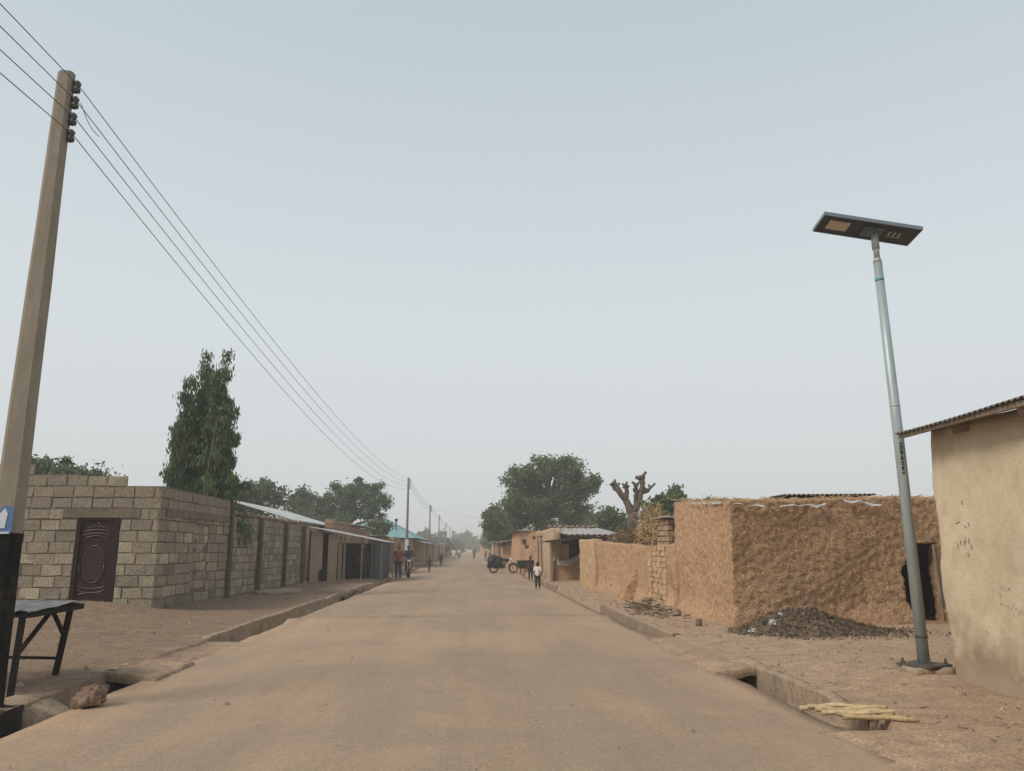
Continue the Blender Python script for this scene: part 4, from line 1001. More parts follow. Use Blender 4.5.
# mast trees: narrow, drooping
def mast(x, y, z0, H, rr, lab, seed):
    bl = []; n = 16
    for i in range(n):
        s_ = i / (n - 1); r_ = rr * (1 - s_) ** .92 * (.82 + .3 * ((i * 7 + seed) % 3) / 3) + .07; z = z0 + (H - z0) * s_
        bl.append((x + .10 * math.sin(i * 1.9 + seed), y, z, r_, r_, (H - z0) / n * .9))
    tree('mast_tree', lab, (x, y), bl, 380, 36000, .078, 'leaf_mast', .10, .17, 'mast trees behind the block house', droop=1.5, fork=(x, y, H * .8), seed=seed, hollow=.25, limbs=40)
mast(-8.16, 25.6, 2.0, 8.2, .95, 'tallest dark drooping mast tree behind the block house', 1)
mast(-8.98, 26.3, 2.0, 7.9, .60, 'thin middle mast tree half hidden by the tallest one', 2)
mast(-9.30, 25.7, 2.0, 7.1, .68, 'shortest mast tree on the left of the three behind the block house', 5)
tree('bush', 'dusty green treetop peeping over the block house left of the door', (-18.2, 35), [(-18.3, 35, 4.3, 1.6, 1.4, 1.1), (-17.0, 35, 4.2, 1.2, 1.2, .9)], 60, 5000, .12, 'leaf_mango', .15, .45, seed=3)
tree('neem_tree', 'pale green feathery tree behind the zinc roofed house', (-15.5, 58), [(-16.6, 58, 4.6, 1.9, 1.9, 1.5), (-14.8, 58, 4.7, 1.8, 1.7, 1.5), (-18, 58, 4.4, 1.5, 1.5, 1.2)], 110, 11000, .15, 'leaf_neem', .2, .5, seed=4)
tree('mango_tree', 'broad dark mango tree behind the left shops', (-11.6, 75), [(-12.5, 75, 5.6, 2.4, 2.4, 1.9), (-10.3, 75, 5.9, 2.2, 2.2, 2.1), (-14.3, 75, 5.0, 2.2, 2.2, 1.6), (-16.0, 75, 5.5, 1.1, 1.1, 1.3), (-8.8, 75, 5.0, 1.3, 1.5, 1.6)], 130, 19000, .16, 'leaf_mango', .35, .52, seed=6, hollow=.5)
tree('shrub', 'dusty pale shrub in front of the mango tree', (-11.8, 62), [(-12, 62, 3.1, 1.9, 1.4, 1.0), (-10.2, 62, 3.0, 1.2, 1.2, .8)], 70, 6000, .12, 'leaf_dusty', .12, .45, seed=7)
tree('young_tree', 'small bright green tree between mango tree and teal roof', (-7.4, 66), [(-7.4, 66, 3.2, .9, .9, .8)], 30, 2500, .12, 'leaf_neem', .08, .35, seed=8)
tree('shade_tree', 'big spreading dark green tree over the right side buildings', (6.3, 67), [(6.7, 67, 6.6, 3.0, 3.0, 2.5), (4.8, 66, 5.5, 2.1, 2.4, 2.1), (4.0, 67, 4.6, 1.2, 1.8, 1.6), (9.4, 67, 6.9, 1.7, 1.8, 1.3), (7.5, 67, 8.0, 1.7, 1.8, 1.2), (3.9, 66.6, 7.2, .9, 1.0, 1.0), (8.6, 67, 5.0, 1.6, 1.6, 1.2), (6.0, 66, 4.3, 2.4, 2.0, 1.2)], 210, 40000, .15, 'leaf_mango', .38, .56, seed=9, hollow=.62, fork=(6.5, 67, 4.4), limbs=34)
tree('roadside_tree', 'lighter green tree at the left edge of the big shade tree', (2.75, 74), [(2.8, 74, 3.6, 1.6, 1.6, 1.5), (3.6, 74, 2.9, 1.3, 1.4, 1.2), (2.2, 74, 4.6, .8, .9, .9)], 90, 9000, .16, 'leaf_neem', .14, .45, seed=10)
tree('bushy_tree', 'round green tree behind the zinc roofed stall', (13.2, 92), [(12.6, 92, 4.2, 2.6, 2, 1.6), (15.6, 92, 4.0, 2.0, 2, 1.4)], 110, 9000, .2, 'leaf_neem', .25, .6, seed=11)
tree('bushy_tree', 'smaller green tree left of the bare pollarded tree', (10.0, 55), [(10.0, 55, 3.2, 1.3, 1.2, 1.0)], 45, 4000, .15, 'leaf_neem', .18, .45, seed=21)
tree('young_shade_tree', 'green leafy tree right of the bare pollarded tree', (10.9, 43), [(10.6, 43, 3.5, 1.25, 1.2, 1.05), (11.3, 43, 4.1, .75, .9, .75), (9.8, 43, 3.3, .8, .8, .7), (11.2, 43, 2.6, 1.0, 1.0, .8)], 85, 6500, .12, 'leaf_neem', .13, .36, seed=12, hollow=.2, fork=(10.9, 43, 2.9))
tree('distant_tree', 'treetop just showing over the mud house roof, left one', (14.6, 46), [(14.2, 46, 4.0, .6, .6, .5)], 18, 900, .1, 'leaf_mango', .1, .3, 'treetops over the mud house roof', seed=13)
tree('distant_tree', 'treetop just showing over the mud house roof, right one', (16.0, 47), [(15.9, 47, 4.0, .7, .6, .45)], 18, 900, .1, 'leaf_mango', .1, .3, 'treetops over the mud house roof', seed=14)
far = [(5.0, 150, 2.2, 5.4, 'dark hazy tree at the far right end of the street'), (-3.0, 330, 4.5, 8, 'faintest large tree at the end of the road'), (-8.0, 190, 3.4, 5.0, 'hazy tree among the far poles on the left'), (-11.5, 205, 2.2, 6.4, 'pointed hazy tree behind the far poles'), (-4.6, 240, 2.4, 4.2, 'hazy round tree right of the far poles'), (8, 300, 7, 6, 'pale hazy tree far behind the right side roofs'), (16, 210, 6, 7, 'hazy tree behind the right side mud houses')]
for i, (x, y, r_, h, lab) in enumerate(far):
    x = x - (3.5 if i == 0 else 0) * 0
    tree('hazy_tree', lab, (x, y), [(x, y, h * .62, r_, r_, h * .40), (x + r_ * .5, y, h * .5, r_ * .6, r_, h * .3), (x - r_ * .5, y, h * .55, r_ * .6, r_, h * .3)], 60, 3500, .3 + y * .0008, 'leaf_mango', .25, r_ * .28, 'hazy trees at the end of the road', seed=30 + i)
# bare pollarded tree
t = thing('pollarded_tree', 'bare grey pollarded tree with stubby branches behind the mud wall', 'tree', (6.15, 29.5, 0))
m = MB()
def knob(pts, r0, r1, sd=0):
    P = [Vector(p) for p in pts]; out_ = []; rr = []; n = 6; T = (len(P) - 1) * n
    for i in range(len(P) - 1):
        for k in range(n): out_.append(P[i].lerp(P[i + 1], k / n))
    out_.append(P[-1])
    for i, p in enumerate(out_):
        s_ = i / T; rr.append((r0 + (r1 - r0) * s_) * (1 + .28 * nz(Vector((i * 1.3, sd, 0)))))
    rr[-1] *= .8; out_ = [p + n3(p, 4, .04, sd) for p in out_]; m.tube(out_, rr, 9)
y = 29.5
knob([(6.12, y, -.1), (6.1, y, 1.6), (6.12, y, 2.9)], .26, .20); m.build('trunk', 'bark', t, smooth=True)
for bs in ([((6.1, y, 2.75), (5.92, y, 3.25), (5.62, y, 3.65), (5.48, y, 3.98)), .16, .08], [((5.85, y, 3.3), (5.95, y + .1, 3.65), (5.88, y, 3.92)), .11, .07], [((6.13, y, 2.8), (6.35, y, 3.25), (6.48, y, 3.7), (6.58, y, 4.32)), .16, .07],
           [((6.48, y, 3.6), (6.72, y, 3.68), (6.90, y, 3.85)), .09, .05], [((6.25, y, 3.1), (6.2, y - .1, 3.5), (6.28, y, 3.66)), .09, .05], [((5.66, y, 3.6), (5.42, y, 3.75), (5.36, y, 3.9)), .07, .04], [((6.4, y, 3.4), (6.3, y, 3.7), (6.26, y, 3.95)), .07, .045], [((6.55, y, 3.95), (6.48, y, 4.05), (6.5, y, 4.2)), .06, .04]):
    m = MB(); knob(bs[0], bs[1], bs[2], len(bs[0]))
    for q in range(5):
        e = Vector(bs[0][-1]).lerp(Vector(bs[0][-2]), rnd.uniform(0, .9)); a_ = rnd.uniform(-1.3, 1.3); l_ = rnd.uniform(.10, .24); d_ = Vector((math.sin(a_), rnd.uniform(-.5, .5), abs(math.cos(a_)) * .9)) * l_
        m.tube([e, e + d_ * .6, e + d_], [.045, .04, .05], 7)
    m.build('branch', 'bark', t, smooth=True)
# hidden trailing ivy? no: leafy sprig hanging at the block wall corner
tree('climbing_plant', 'dark leafy strand hanging over the wall corner below the mast trees', (-7.6, 24.75), [(-7.45, 24.55, 3.0, .09, .08, .30)], 12, 600, .04, 'leaf_mast', .02, .07, seed=15, cat='plant', limbs=4)

# ------------------------------------------------------------------ left shops and houses
SHEAR[0] = lambda x, y, z: (x, y - 2.15 + 1.7 * (x + 6.78) * .95, z)
t = thing('zinc_stall', 'dark open stall with sloping zinc roof left of the road', 'stall', (-5.6, 39, 0))
sz = lambda x, y: 2.46 - .21 * (x + 6.95)
corr(-6.95, -4.2, 37.0, 43.5, sz, .25, .02).build('roof', 'zinc', t)
for x0_, x1_, mt, lean in ((-6.95, -6.55, 'wood_pale', .0), (-6.36, -6.02, 'wood_pale', .02), (-5.98, -5.86, 'wood', .0), (-5.80, -5.72, 'wood', .0)):
    m = MB(); m.box(x0_, x1_, 37.6, 37.66, .04, sz((x0_ + x1_) / 2, 0) - .12, .015); m.build('plank', mt, t)
m = MB(); m.box(-7.0, -6.9, 37.6, 43.2, 0, 2.3); m.box(-6.9, -4.4, 40.6, 40.7, 0, 1.8); m.build('back_wall', 'wood_dark', t)
m = MB(); m.box(-6.6, -6.35, 37.5, 37.59, .04, .62); m.build('low_panel', 'wood_dark', t)
m = MB(); m.box(-6.8, -4.6, 37.2, 43.0, -.05, .11, .01); m.build('floor_slab', 'concrete', t)
m = MB(); m.box(-4.83, -4.70, 38.2, 38.3, .05, 1.85); m.box(-4.66, -4.34, 38.25, 38.31, .05, 1.82); m.build('corner_panel', 'metal_blue', t)
corr2 = MB(); yl = lin(38.4, 41.3, .03)
for y in yl:
    for z in (.05, 1.84): corr2.vert((-4.33 + .02 * math.sin(y * 50), y, z))
for i in range(len(yl) - 1): corr2.face([2 * i, 2 * i + 2, 2 * i + 3, 2 * i + 1])
o = corr2.build('side_sheet', 'metal_blue', t); o.modifiers.new('t', 'SOLIDIFY').thickness = .01
for x, y in ((-5.1, 37.5), (-4.3, 37.3), (-4.3, 43.2)):
    m = MB(); m.bar((x, y, 0), (x, y, sz(x, y) - .03), .06); m.build('post', 'wood', t)
m = MB()
for zz in (.7, 1.2): m.box(-6.6, -4.9, 42.6, 43.0, zz, zz + .04)
m.build('shelf', 'wood', t)

SHEAR[0] = None
def house(name, label, cat, x0, x1, y0, y1, h, wall, roof='zinc', ov=.3, slope=.06, door=None, windows=(), wall2=None, rside=1, awn=None, group=None):
    """a low rough-walled house: lumpy walls, zinc lean-to roof, doors and windows facing the road or the camera"""
    t = thing(name, label, cat, ((x0 + x1) / 2, (y0 + y1) / 2, 0), group); st = .12 if y0 < 90 else .3
    sx = x1 if x1 < 0 else x0; sg = 1 if x1 < 0 else -1
    ops = list(windows) + ([door] if door else [])
    dep = .22
    def sol(x, y, z):
        for (a, b, z0, z1) in ops:
            if a < y < b and z0 < z < z1 and abs(x - sx) < dep: return False
        return True
    xl = sorted(set([x0, x1] + lin(x0, x1, max(st * 2, .3)) + [sx - sg * dep])); yl = lin(y0, y1, st * 1.3)
    m = MB(); m.voxel(xl, yl, lin(-.1, h, st * 1.2), sol, lambda x, y, z: Vector((x, y, z)) + n3((x, y, z), 2.2, .05) + n3((x, y, z), 7, .02))
    m.build('wall', wall, t, smooth=True)
    if roof:
        zf = (lambda x, y: h + .05 + abs(x - sx) * slope) if rside == 1 else (lambda x, y: h + .05 + slope * (abs(x - (x0 if sg > 0 else x1))))
        corr(x0 - ov, x1 + ov, y0 - ov, y1 + ov, zf, .3 if y0 < 90 else .8, .02).build('roof', roof, t)
    for i, (a, b, z0, z1) in enumerate(ops):
        isd = door and i == len(ops) - 1; m = MB(); xx = sx - sg * (dep - .03)
        m.box(min(xx, xx + sg * .03), max(xx, xx + sg * .03), a + .06, b - .06, z0, z1 - .05); m.build('door' if isd else 'window', 'metal_blue' if isd else 'wood_dark', t)
    if awn:
        a, b, d, z = awn; lo, hi = (sx, sx + d) if sg > 0 else (sx - d, sx)
        corr(lo, hi, a, b, lambda x, y: z - .12 * abs(x - sx), .3, .02).build('awning', 'zinc', t)
        for y in (a + .1, (a + b) / 2, b - .1):
            m = MB(); m.bar((sx + sg * (d - .08), y, 0), (sx + sg * (d - .08), y, z - .12 * d), .08); m.build('post', 'wood_pale', t)
    return t
# brick building behind the stall
t = thing('brick_building', 'long unplastered brick building rising behind the zinc stall', 'building', (-9, 51, 0))
m = MB(); tb_ = lambda y: inter([(44, 3.2), (58, 3.0), (61, 2.9)], y)
blocks(m, 'y', 44, 60.5, -7.55, 1, tb_, ch=.25, bl=.5); blocks(m, 'x', -8.0, -7.5, 44.05, -1, lambda a: 3.2, ch=.25, bl=.5)
m.build('brick_face', 'burnt_brick', t); m = MB(); m.box(-7.98, -7.53, 44.03, 60.5, -.1, 2.92); m.build('mortar_bed', 'mortar', t)
corr(-8.2, -7.2, 50, 61, lambda x, y: 3.06 - .03 * (x + 7.2), .3, .02).build('roof', 'zinc', t)
t = thing('brick_shop', 'small brick shop with pale door frames behind the man in red', 'shop', (-5.6, 56, 0))
m = MB(); blocks(m, 'x', -6.6, -4.95, 52.05, -1, lambda a: 2.3, ch=.22, bl=.45); blocks(m, 'y', 52, 56, -5.0, 1, lambda a: 2.3, ch=.22, bl=.45)
m.build('brick_face', 'burnt_brick', t); m = MB(); m.box(-6.58, -4.98, 52.03, 56, -.1, 2.2); m.build('mortar_bed', 'mortar', t)
for x in (-5.92, -5.52, -5.15):
    m = MB(); m.box(x, x + .07, 51.93, 51.99, 0, 2.05); m.build('door_jamb', 'wood_pale', t)
m = MB(); m.box(-5.85, -5.52, 51.95, 51.985, 0, 2.0); m.build('door', 'wood_dark', t)
corr(-6.6, -5.3, 49.5, 52.3, lambda x, y: 2.32, .3, .02).build('porch_roof', 'zinc_dark', t)
m = MB(); m.bar((-5.45, 49.7, 0), (-5.45, 49.7, 2.3), .1); m.build('post', 'wood_pale', t)
m = MB(); m.bar((-6.5, 70, 0), (-6.5, 70, 3.9), .09); m.box(-6.62, -6.38, 69.9, 70.1, 3.9, 4.15)
tag(m.build('tank_post', 'wood_dark', loc=(-6.5, 70, 0)), 'thin dark post with a small box on top before the teal roof', 'post')
# teal roofed house
t = thing('teal_roofed_house', 'tan house with bright teal hipped roof and grey awning', 'house', (-9, 75, 0))
m = MB(); m.voxel(lin(-13, -4.95, .5), lin(67.5, 86, .5), lin(-.1, 2.4, .35), lambda x, y, z: not (x > -5.4 and 69 < y < 85 and .2 < z < 2.2 and int(y / 2.2) % 2), lambda x, y, z: Vector((x, y, z)) + n3((x, y, z), 1.5, .04)); m.build('wall', 'mud_tan', t, smooth=True)
m = MB(); e0, e1, f0, f1, hz = -12.5, -4.5, 67, 86.5, 2.45
vv = [(e0, f0, hz), (e1, f0, hz), (e1, f1, hz), (e0, f1, hz), (-8.4, 75, 4.45), (-8.2, 77.5, 4.45)]
for p in vv: m.vert(p)
for q in ((0, 1, 4), (1, 2, 5, 4), (2, 3, 5), (3, 0, 4, 5), (3, 2, 1, 0)): m.face(list(q))
m.build('roof', 'teal', t)
corr(-4.95, -3.9, 69, 86, lambda x, y: 2.35 - .25 * (x + 4.95), .4, .02).build('awning', 'zinc', t)
for y in (69.3, 73, 77, 81, 85.7):
    m = MB(); m.bar((-4.0, y, 0), (-4.0, y, 2.1), .09); m.build('post', 'wood_pale', t)
for a in (70.2, 74.4, 78.8, 82.2):
    m = MB(); m.box(-5.42, -5.36, a, a + 1.6, 0, 2.1); m.build('door', 'metal_blue', t)

LH = [(-10, -5.3, 93, 108, 2.5, 'mud_tan', 'tan shop row with long grey awning beyond the teal roof', (94, 107, 1.6, 2.4)),
      (-10, -5.4, 112, 124, 2.6, 'mud_far', 'brownish shop with zinc awning beside the third pole', (113, 123, 1.3, 2.3)),
      (-11, -5.6, 130, 150, 2.9, 'mud_tan', 'pale long shop farther down the left side', (131, 149, 1.5, 2.6)),
      (-12, -5.5, 158, 185, 2.7, 'mud_far', 'hazy low building near the white-robed person', None),
      (-12, -5.5, 195, 240, 2.8, 'mud_tan', 'hazy far building at the left end of the street', None)]
for i, (a, b, y0, y1, h, mt, lb, aw) in enumerate(LH):
    n = int((y1 - y0) / 4.5); ops = [(y0 + 1 + k * 4.5, y0 + 2.2 + k * 4.5, -.1, 2.0) for k in range(n)]
    house('shop_row', lb, 'shop', a, b, y0, y1, h, mt, 'zinc', windows=ops[:-1], door=ops[-1], awn=aw)
RH = [(2.95, 8, 96, 108, 2.3, 'mud_far', 'orange mud house left of the short concrete post', 'zinc'),
      (4.1, 9, 84, 93, 2.3, 'mud_far', 'reddish mud house with thin zinc roof behind the parked motorcycle', 'zinc'),
      (3.9, 9, 118, 132, 2.2, 'mud_far', 'pinkish low mud house behind the person in brown', 'zinc_dark'),
      (4.0, 10, 140, 165, 2.4, 'mud_tan', 'pale hazy house on the right far down the street', 'zinc'),
      (2.8, 10, 185, 220, 2.7, 'mud_far', 'faint far house on the right at the end of the street', 'zinc')]
for (a, b, y0, y1, h, mt, lb, rf) in RH:
    n = max(2, int((y1 - y0) / 4)); ops = [(y0 + 1 + k * 4, y0 + 2.0 + k * 4, -.1, 1.9) for k in range(n)]
    house('mud_hut', lb, 'house', a, b, y0, y1, h, mt, rf, windows=ops[:-1], door=ops[-1])
# orange mud-brick room behind the motorcycle: facade facing the camera, small holes, and zinc porch
t = thing('orange_mud_room', 'tall orange mud room with two small holes beside the road', 'house', (4.4, 56, 0))
m = MB()
m.voxel(lin(3.25, 6.3, .13), lin(53, 62, .2), lin(-.1, 2.75, .12), lambda x, y, z: not (y < 53.4 and (3.55 < x < 3.8 and 1.75 < z < 2.1 or 4.2 < x < 4.35 and 2.2 < z < 2.4 or 3.7 < x < 3.85 and 1.6 < z < 1.8)),
        lambda x, y, z: Vector((x, y - .3 * (x - 3.05), z - .04 * (x - 3.05) * (z > 1))) + n3((x * 2.5, y, z * .4), 2.0, .10))
m.build('wall', 'mud_orange', t, smooth=True)
corr(2.9, 6.6, 52.6, 62.4, lambda x, y: 2.72 - .03 * (x - 3), .3, .02).build('roof', 'zinc_dark', t)
m = MB(); m.bar((5.0, 52.0, 0), (5.0, 52.0, 2.55), .14); m.build('corner_post', 'wood_pale', t)
corr(2.3, 3.4, 63, 80, lambda x, y: 2.05 + .5 * (x - 2.3) * .4, .4, .02).build('porch_roof', 'zinc', t)
for y in (63.4, 71, 79.6):
    m = MB(); m.bar((2.42, y, 0), (2.42, y, 2.05), .09); m.build('porch_post', 'wood_pale', t)
m = MB(); m.voxel(lin(3.3, 6.2, .3), lin(62.5, 80, .3), lin(-.1, 2.1, .2), lambda x, y, z: True, lambda x, y, z: Vector((x, y, z)) + n3((x, y, z), 2, .06)); m.build('rear_wall', 'mud_far', t, smooth=True)
# dark timber lean-to between the room and the stall
t = thing('dark_lean_to', 'dark timber lean-to with crooked posts between mud room and stall', 'lean-to', (4.9, 46, 0))
m = MB(); m.box(4.5, 7.5, 47.8, 48, 0, 2.2); m.build('back_wall', 'wood', t)
corr(4.0, 7.6, 42, 48.2, lambda x, y: 2.25 + .05 * (x - 4), .3, .02).build('roof', 'zinc_dark', t)
for x, y in ((4.15, 42.4), (4.1, 45), (4.15, 47.7), (5.2, 42.3), (6.0, 42.3)):
    m = MB(); m.bar((x, y, 0), (x + rnd.uniform(-.1, .1), y, 2.25), .07); m.build('post', 'wood', t)
for z in (.55, 1.0, 1.5):
    m = MB(); m.bar((4.1, 42.35, z), (6.4, 42.3, z + rnd.uniform(-.1, .1)), .06); m.build('rail', 'wood_pale', t)
m = MB(); m.bar((2.45, 80, -.1), (2.45, 80, 3.75), .16); tag(m.build('concrete_post', 'pole', loc=(2.45, 80, 0)), 'short pale post standing right of the road before the green tree', 'post')
m = MB(); m.box(-6.9, -4.9, 45.2, 45.6, -.05, .16, .02); tag(m.build('doorstep', 'concrete', loc=(-5.9, 45.4, 0)), 'low concrete step beyond the zinc stall', 'step')

# closing rows far behind so that the street does not end in emptiness
for i in range(8):
    x = -60 + i * 16 + rnd.uniform(-3, 3); y = 470 + rnd.uniform(0, 90)
    tree('far_tree', 'indistinct tree in the haze beyond the end of the road', (x, y), [(x, y, 4.2, 6, 4, 2.8), (x + 4, y, 3.6, 4, 4, 2.2)], 50, 2500, .55, 'leaf_mango', .3, 1.6, 'trees lost in the haze', seed=60 + i, limbs=6)

# ------------------------------------------------------------------ people, hen, motorcycles
def skinmesh(name, V, E, Rr, mat, parent=None, loc=None, sub=1, rot=0, extra=None):
    o0 = Vector(loc) if loc else Vector((0, 0, 0))
    me = bpy.data.meshes.new(name); me.from_pydata(V, E, []); ob = bpy.data.objects.new(name, me); COL.objects.link(ob)
    sk = ob.modifiers.new('s', 'SKIN'); sk.use_smooth_shade = True
    me.skin_vertices[0].data[0].use_root = True
    for i, rr in enumerate(Rr): me.skin_vertices[0].data[i].radius = rr if hasattr(rr, '__len__') else (rr, rr)
    sb = ob.modifiers.new('u', 'SUBSURF'); sb.levels = sub; sb.render_levels = sub
    dg = bpy.context.evaluated_depsgraph_get(); dg.update()
    nm = bpy.data.meshes.new_from_object(ob.evaluated_get(dg)); bpy.data.objects.remove(ob)
    if extra:
        bm = bmesh.new(); bm.from_mesh(nm); tmp = bpy.data.meshes.new('x'); tmp.from_pydata(extra.v, [], extra.f); bm.from_mesh(tmp); bm.to_mesh(nm); bm.free()
    nm.name = name; nm.materials.clear(); nm.materials.append(M[mat])
    nm.polygons.foreach_set('use_smooth', [True] * len(nm.polygons))
    ob = bpy.data.objects.new(name, nm); COL.objects.link(ob); ob.parent = parent
    return ob
def person(label, x, y, h, yaw, shirt, trousers, stride=0., sit=False, robe=None, arms='down', scarf=None, z=None, group='people on the street'):
    t = thing('person', label, 'person', (x, y, z if z is not None else (rz(x, y) if LE < x < RE else gz(x, y))), group); t.rotation_euler = (0, 0, yaw); t.scale = (h, h, h)
    s = stride; hip = .50; 
    if sit: kn = [(sx * .075, -.22, .48) for sx in (-1, 1)]; ft = [(sx * .085, -.21, .24) for sx in (-1, 1)]; hip = .50
    else: kn = [(-.055, -s * .5 - .01, .28), (.055, s * .5 - .01, .28)]; ft = [(-.06, -s, .04), (.06, s, .04)]
    if arms == 'fwd': el = [(sx * .14, -.06, .62) for sx in (-1, 1)]; ha = [(sx * .11, -.24, .60) for sx in (-1, 1)]
    else: el = [(-.135, .02 + s * .3, .63), (.135, .02 - s * .3, .63)]; ha = [(-.15, -.01 + s * .6, .49), (.15, -.01 - s * .6, .49)]
    V = [(0, 0, hip + .03), (0, 0, .64), (0, 0, .76), (0, 0, .82), (0, -.005, .86)]; E = [(0, 1), (1, 2), (2, 3), (3, 4)]; Rr = [(.085, .06), (.075, .055), (.095, .06), (.05, .045), (.033, .033)]
    for i, sx in enumerate((-1, 1)):
        b = len(V); V += [(sx * .055, 0, hip - .01), kn[i], ft[i], (ft[i][0], ft[i][1] - .075, ft[i][2] - .02)]; Rr += [.052, .036, .022, (.022, .016)]; E += [(0, b), (b, b + 1), (b + 1, b + 2), (b + 2, b + 3)]
        b = len(V); V += [(sx * .108, 0, .80), el[i], ha[i]]; Rr += [.034, .025, .017]; E += [(2, b), (b, b + 1), (b + 1, b + 2)]
    ex = MB(); ex.ball((0, -.008, .925), (.052, .062, .072), 16, 12)
    ex.ball((0, -.072, .915), (.009, .013, .014), 6, 5); ex.ball((0, -.066, .888), (.017, .006, .006), 6, 5)
    for sx in (-1, 1): ex.ball((sx * .053, 0, .92), (.007, .013, .018), 6, 5)
    for i in (0, 1):    # hands: palm, four fingers, thumb
        hx_, hy_, hz_ = ha[i]; dn = Vector(ha[i]) - Vector(el[i]); dn.normalize(); p0 = Vector(ha[i]); sd_ = Vector((0, 1, 0)) if abs(dn.y) < .7 else Vector((1, 0, 0))
        ex.ball(p0 + dn * .022, (.011, .019, .025) if abs(dn.y) < .7 else (.019, .022, .012), 8, 6)
        for k in range(4):
            a = p0 + dn * .04 + sd_ * (k - 1.5) * .009; l = (.034, .040, .037, .028)[k]; ex.tube([a, a + dn * l * .5, a + dn * l + Vector((-.008 if i else .008, 0, 0))], [.0052, .0048, .0036], 5)
        a = p0 + dn * .015 - sd_ * .017; ex.tube([a, a + dn * .016 - sd_ * .012, a + dn * .032 - sd_ * .014], [.006, .0055, .004], 5)
    body = skinmesh('body', V, E, Rr, 'skin', t, extra=ex)
    m = MB()
    for sx in (-1, 1): m.ball((sx * .020, -.063, .927), (.009, .004, .006), 6, 5)
    m.build('eyes', 'eye').parent = t
    m = MB(); m.ball((0, .004, .942), (.056, .064, .064), 14, 10); m.v = [(a, b, c) if not (b < -.03 and c < .95) else (a * .8, b * .6, max(c, .95)) for a, b, c in m.v]; ho = m.build('hair' if not scarf else 'headscarf', 'hair' if not scarf else scarf, smooth=True); ho.parent = t
    if robe:
        V = [(0, 0, .80), (0, 0, .70), (0, 0, .5), (0, s * .2, .12)]; Rr = [(.085, .06), (.105, .075), (.12, .09), (.14, .11)]; E = [(0, 1), (1, 2), (2, 3)]
        for i, sx in enumerate((-1, 1)): b = len(V); V += [(sx * .11, 0, .79), el[i], (ha[i][0], ha[i][1], ha[i][2] + .03)]; Rr += [.05, .05, .055]; E += [(0, b), (b, b + 1), (b + 1, b + 2)]
        skinmesh('robe', V, E, Rr, robe, t)
    else:
        V = [(0, 0, .47), (0, 0, .56), (0, 0, .67), (0, 0, .77), (0, 0, .825)]; Rr = [(.098, .076), (.098, .076), (.092, .07), (.108, .072), (.06, .055)]; E = [(0, 1), (1, 2), (2, 3), (3, 4)]
        for i, sx in enumerate((-1, 1)):
            b = len(V); e_ = Vector(el[i]); V += [(sx * .112, 0, .80), tuple(Vector((sx * .112, 0, .80)).lerp(e_, .9))]; Rr += [.044, .036]; E += [(3, b), (b, b + 1)]
        skinmesh('shirt', V, E, Rr, shirt, t)
        V = [(0, 0, hip + .04)]; Rr = [(.094, .07)]; E = []
        for i, sx in enumerate((-1, 1)):
            b = len(V); a = Vector(kn[i]).lerp(Vector(ft[i]), .85); V += [(sx * .055, 0, hip - .02), kn[i], tuple(a)]; Rr += [.064, .047, .038]; E += [(0, b), (b, b + 1), (b + 1, b + 2)]
        skinmesh('trousers', V, E, Rr, trousers, t)
    return t
person('man in red shirt and black trousers standing by the motorcycle', -3.72, 42, 1.74, .35, 'cloth_red', 'cloth_dark')
person('child in black shirt walking on the left road edge', -2.65, 52.5, .98, .5, 'cloth_dark', 'cloth_brown', .08)
person('farther slim child in dark clothes on the left road edge', -2.67, 74.6, 1.15, 0, 'cloth_dark', 'cloth_dark', .05)
person('person in long white robe walking far down the road', -2.35, 117, 1.72, 0, 'cloth_white', 'cloth_white', .06, robe='cloth_white')
person('second pale-shirted person beside the white-robed one', -1.62, 121, 1.66, 0, 'cloth_white', 'cloth_brown', .06)
person('person in brown clothes walking far off right of centre', .62, 117, 1.68, 0, 'cloth_brown', 'cloth_brown', .07)
person('child in white shirt and dark shorts beside the right drain', 2.58, 30.4, 1.02, 2.9, 'cloth_white', 'cloth_dark', .05)
person('dark-clothed youth standing behind the child in white', 3.0, 39.5, 1.2, .2, 'cloth_dark', 'cloth_dark')
person('person in pink headscarf standing in the dark zinc stall', -5.05, 38.3, 1.66, .3, 'cloth_dark', 'cloth_dark', scarf='cloth_pink')
person('person seated low in front of the far right houses', 2.0, 101, 1.35, 1.2, 'cloth_red', 'cloth_brown', .05)

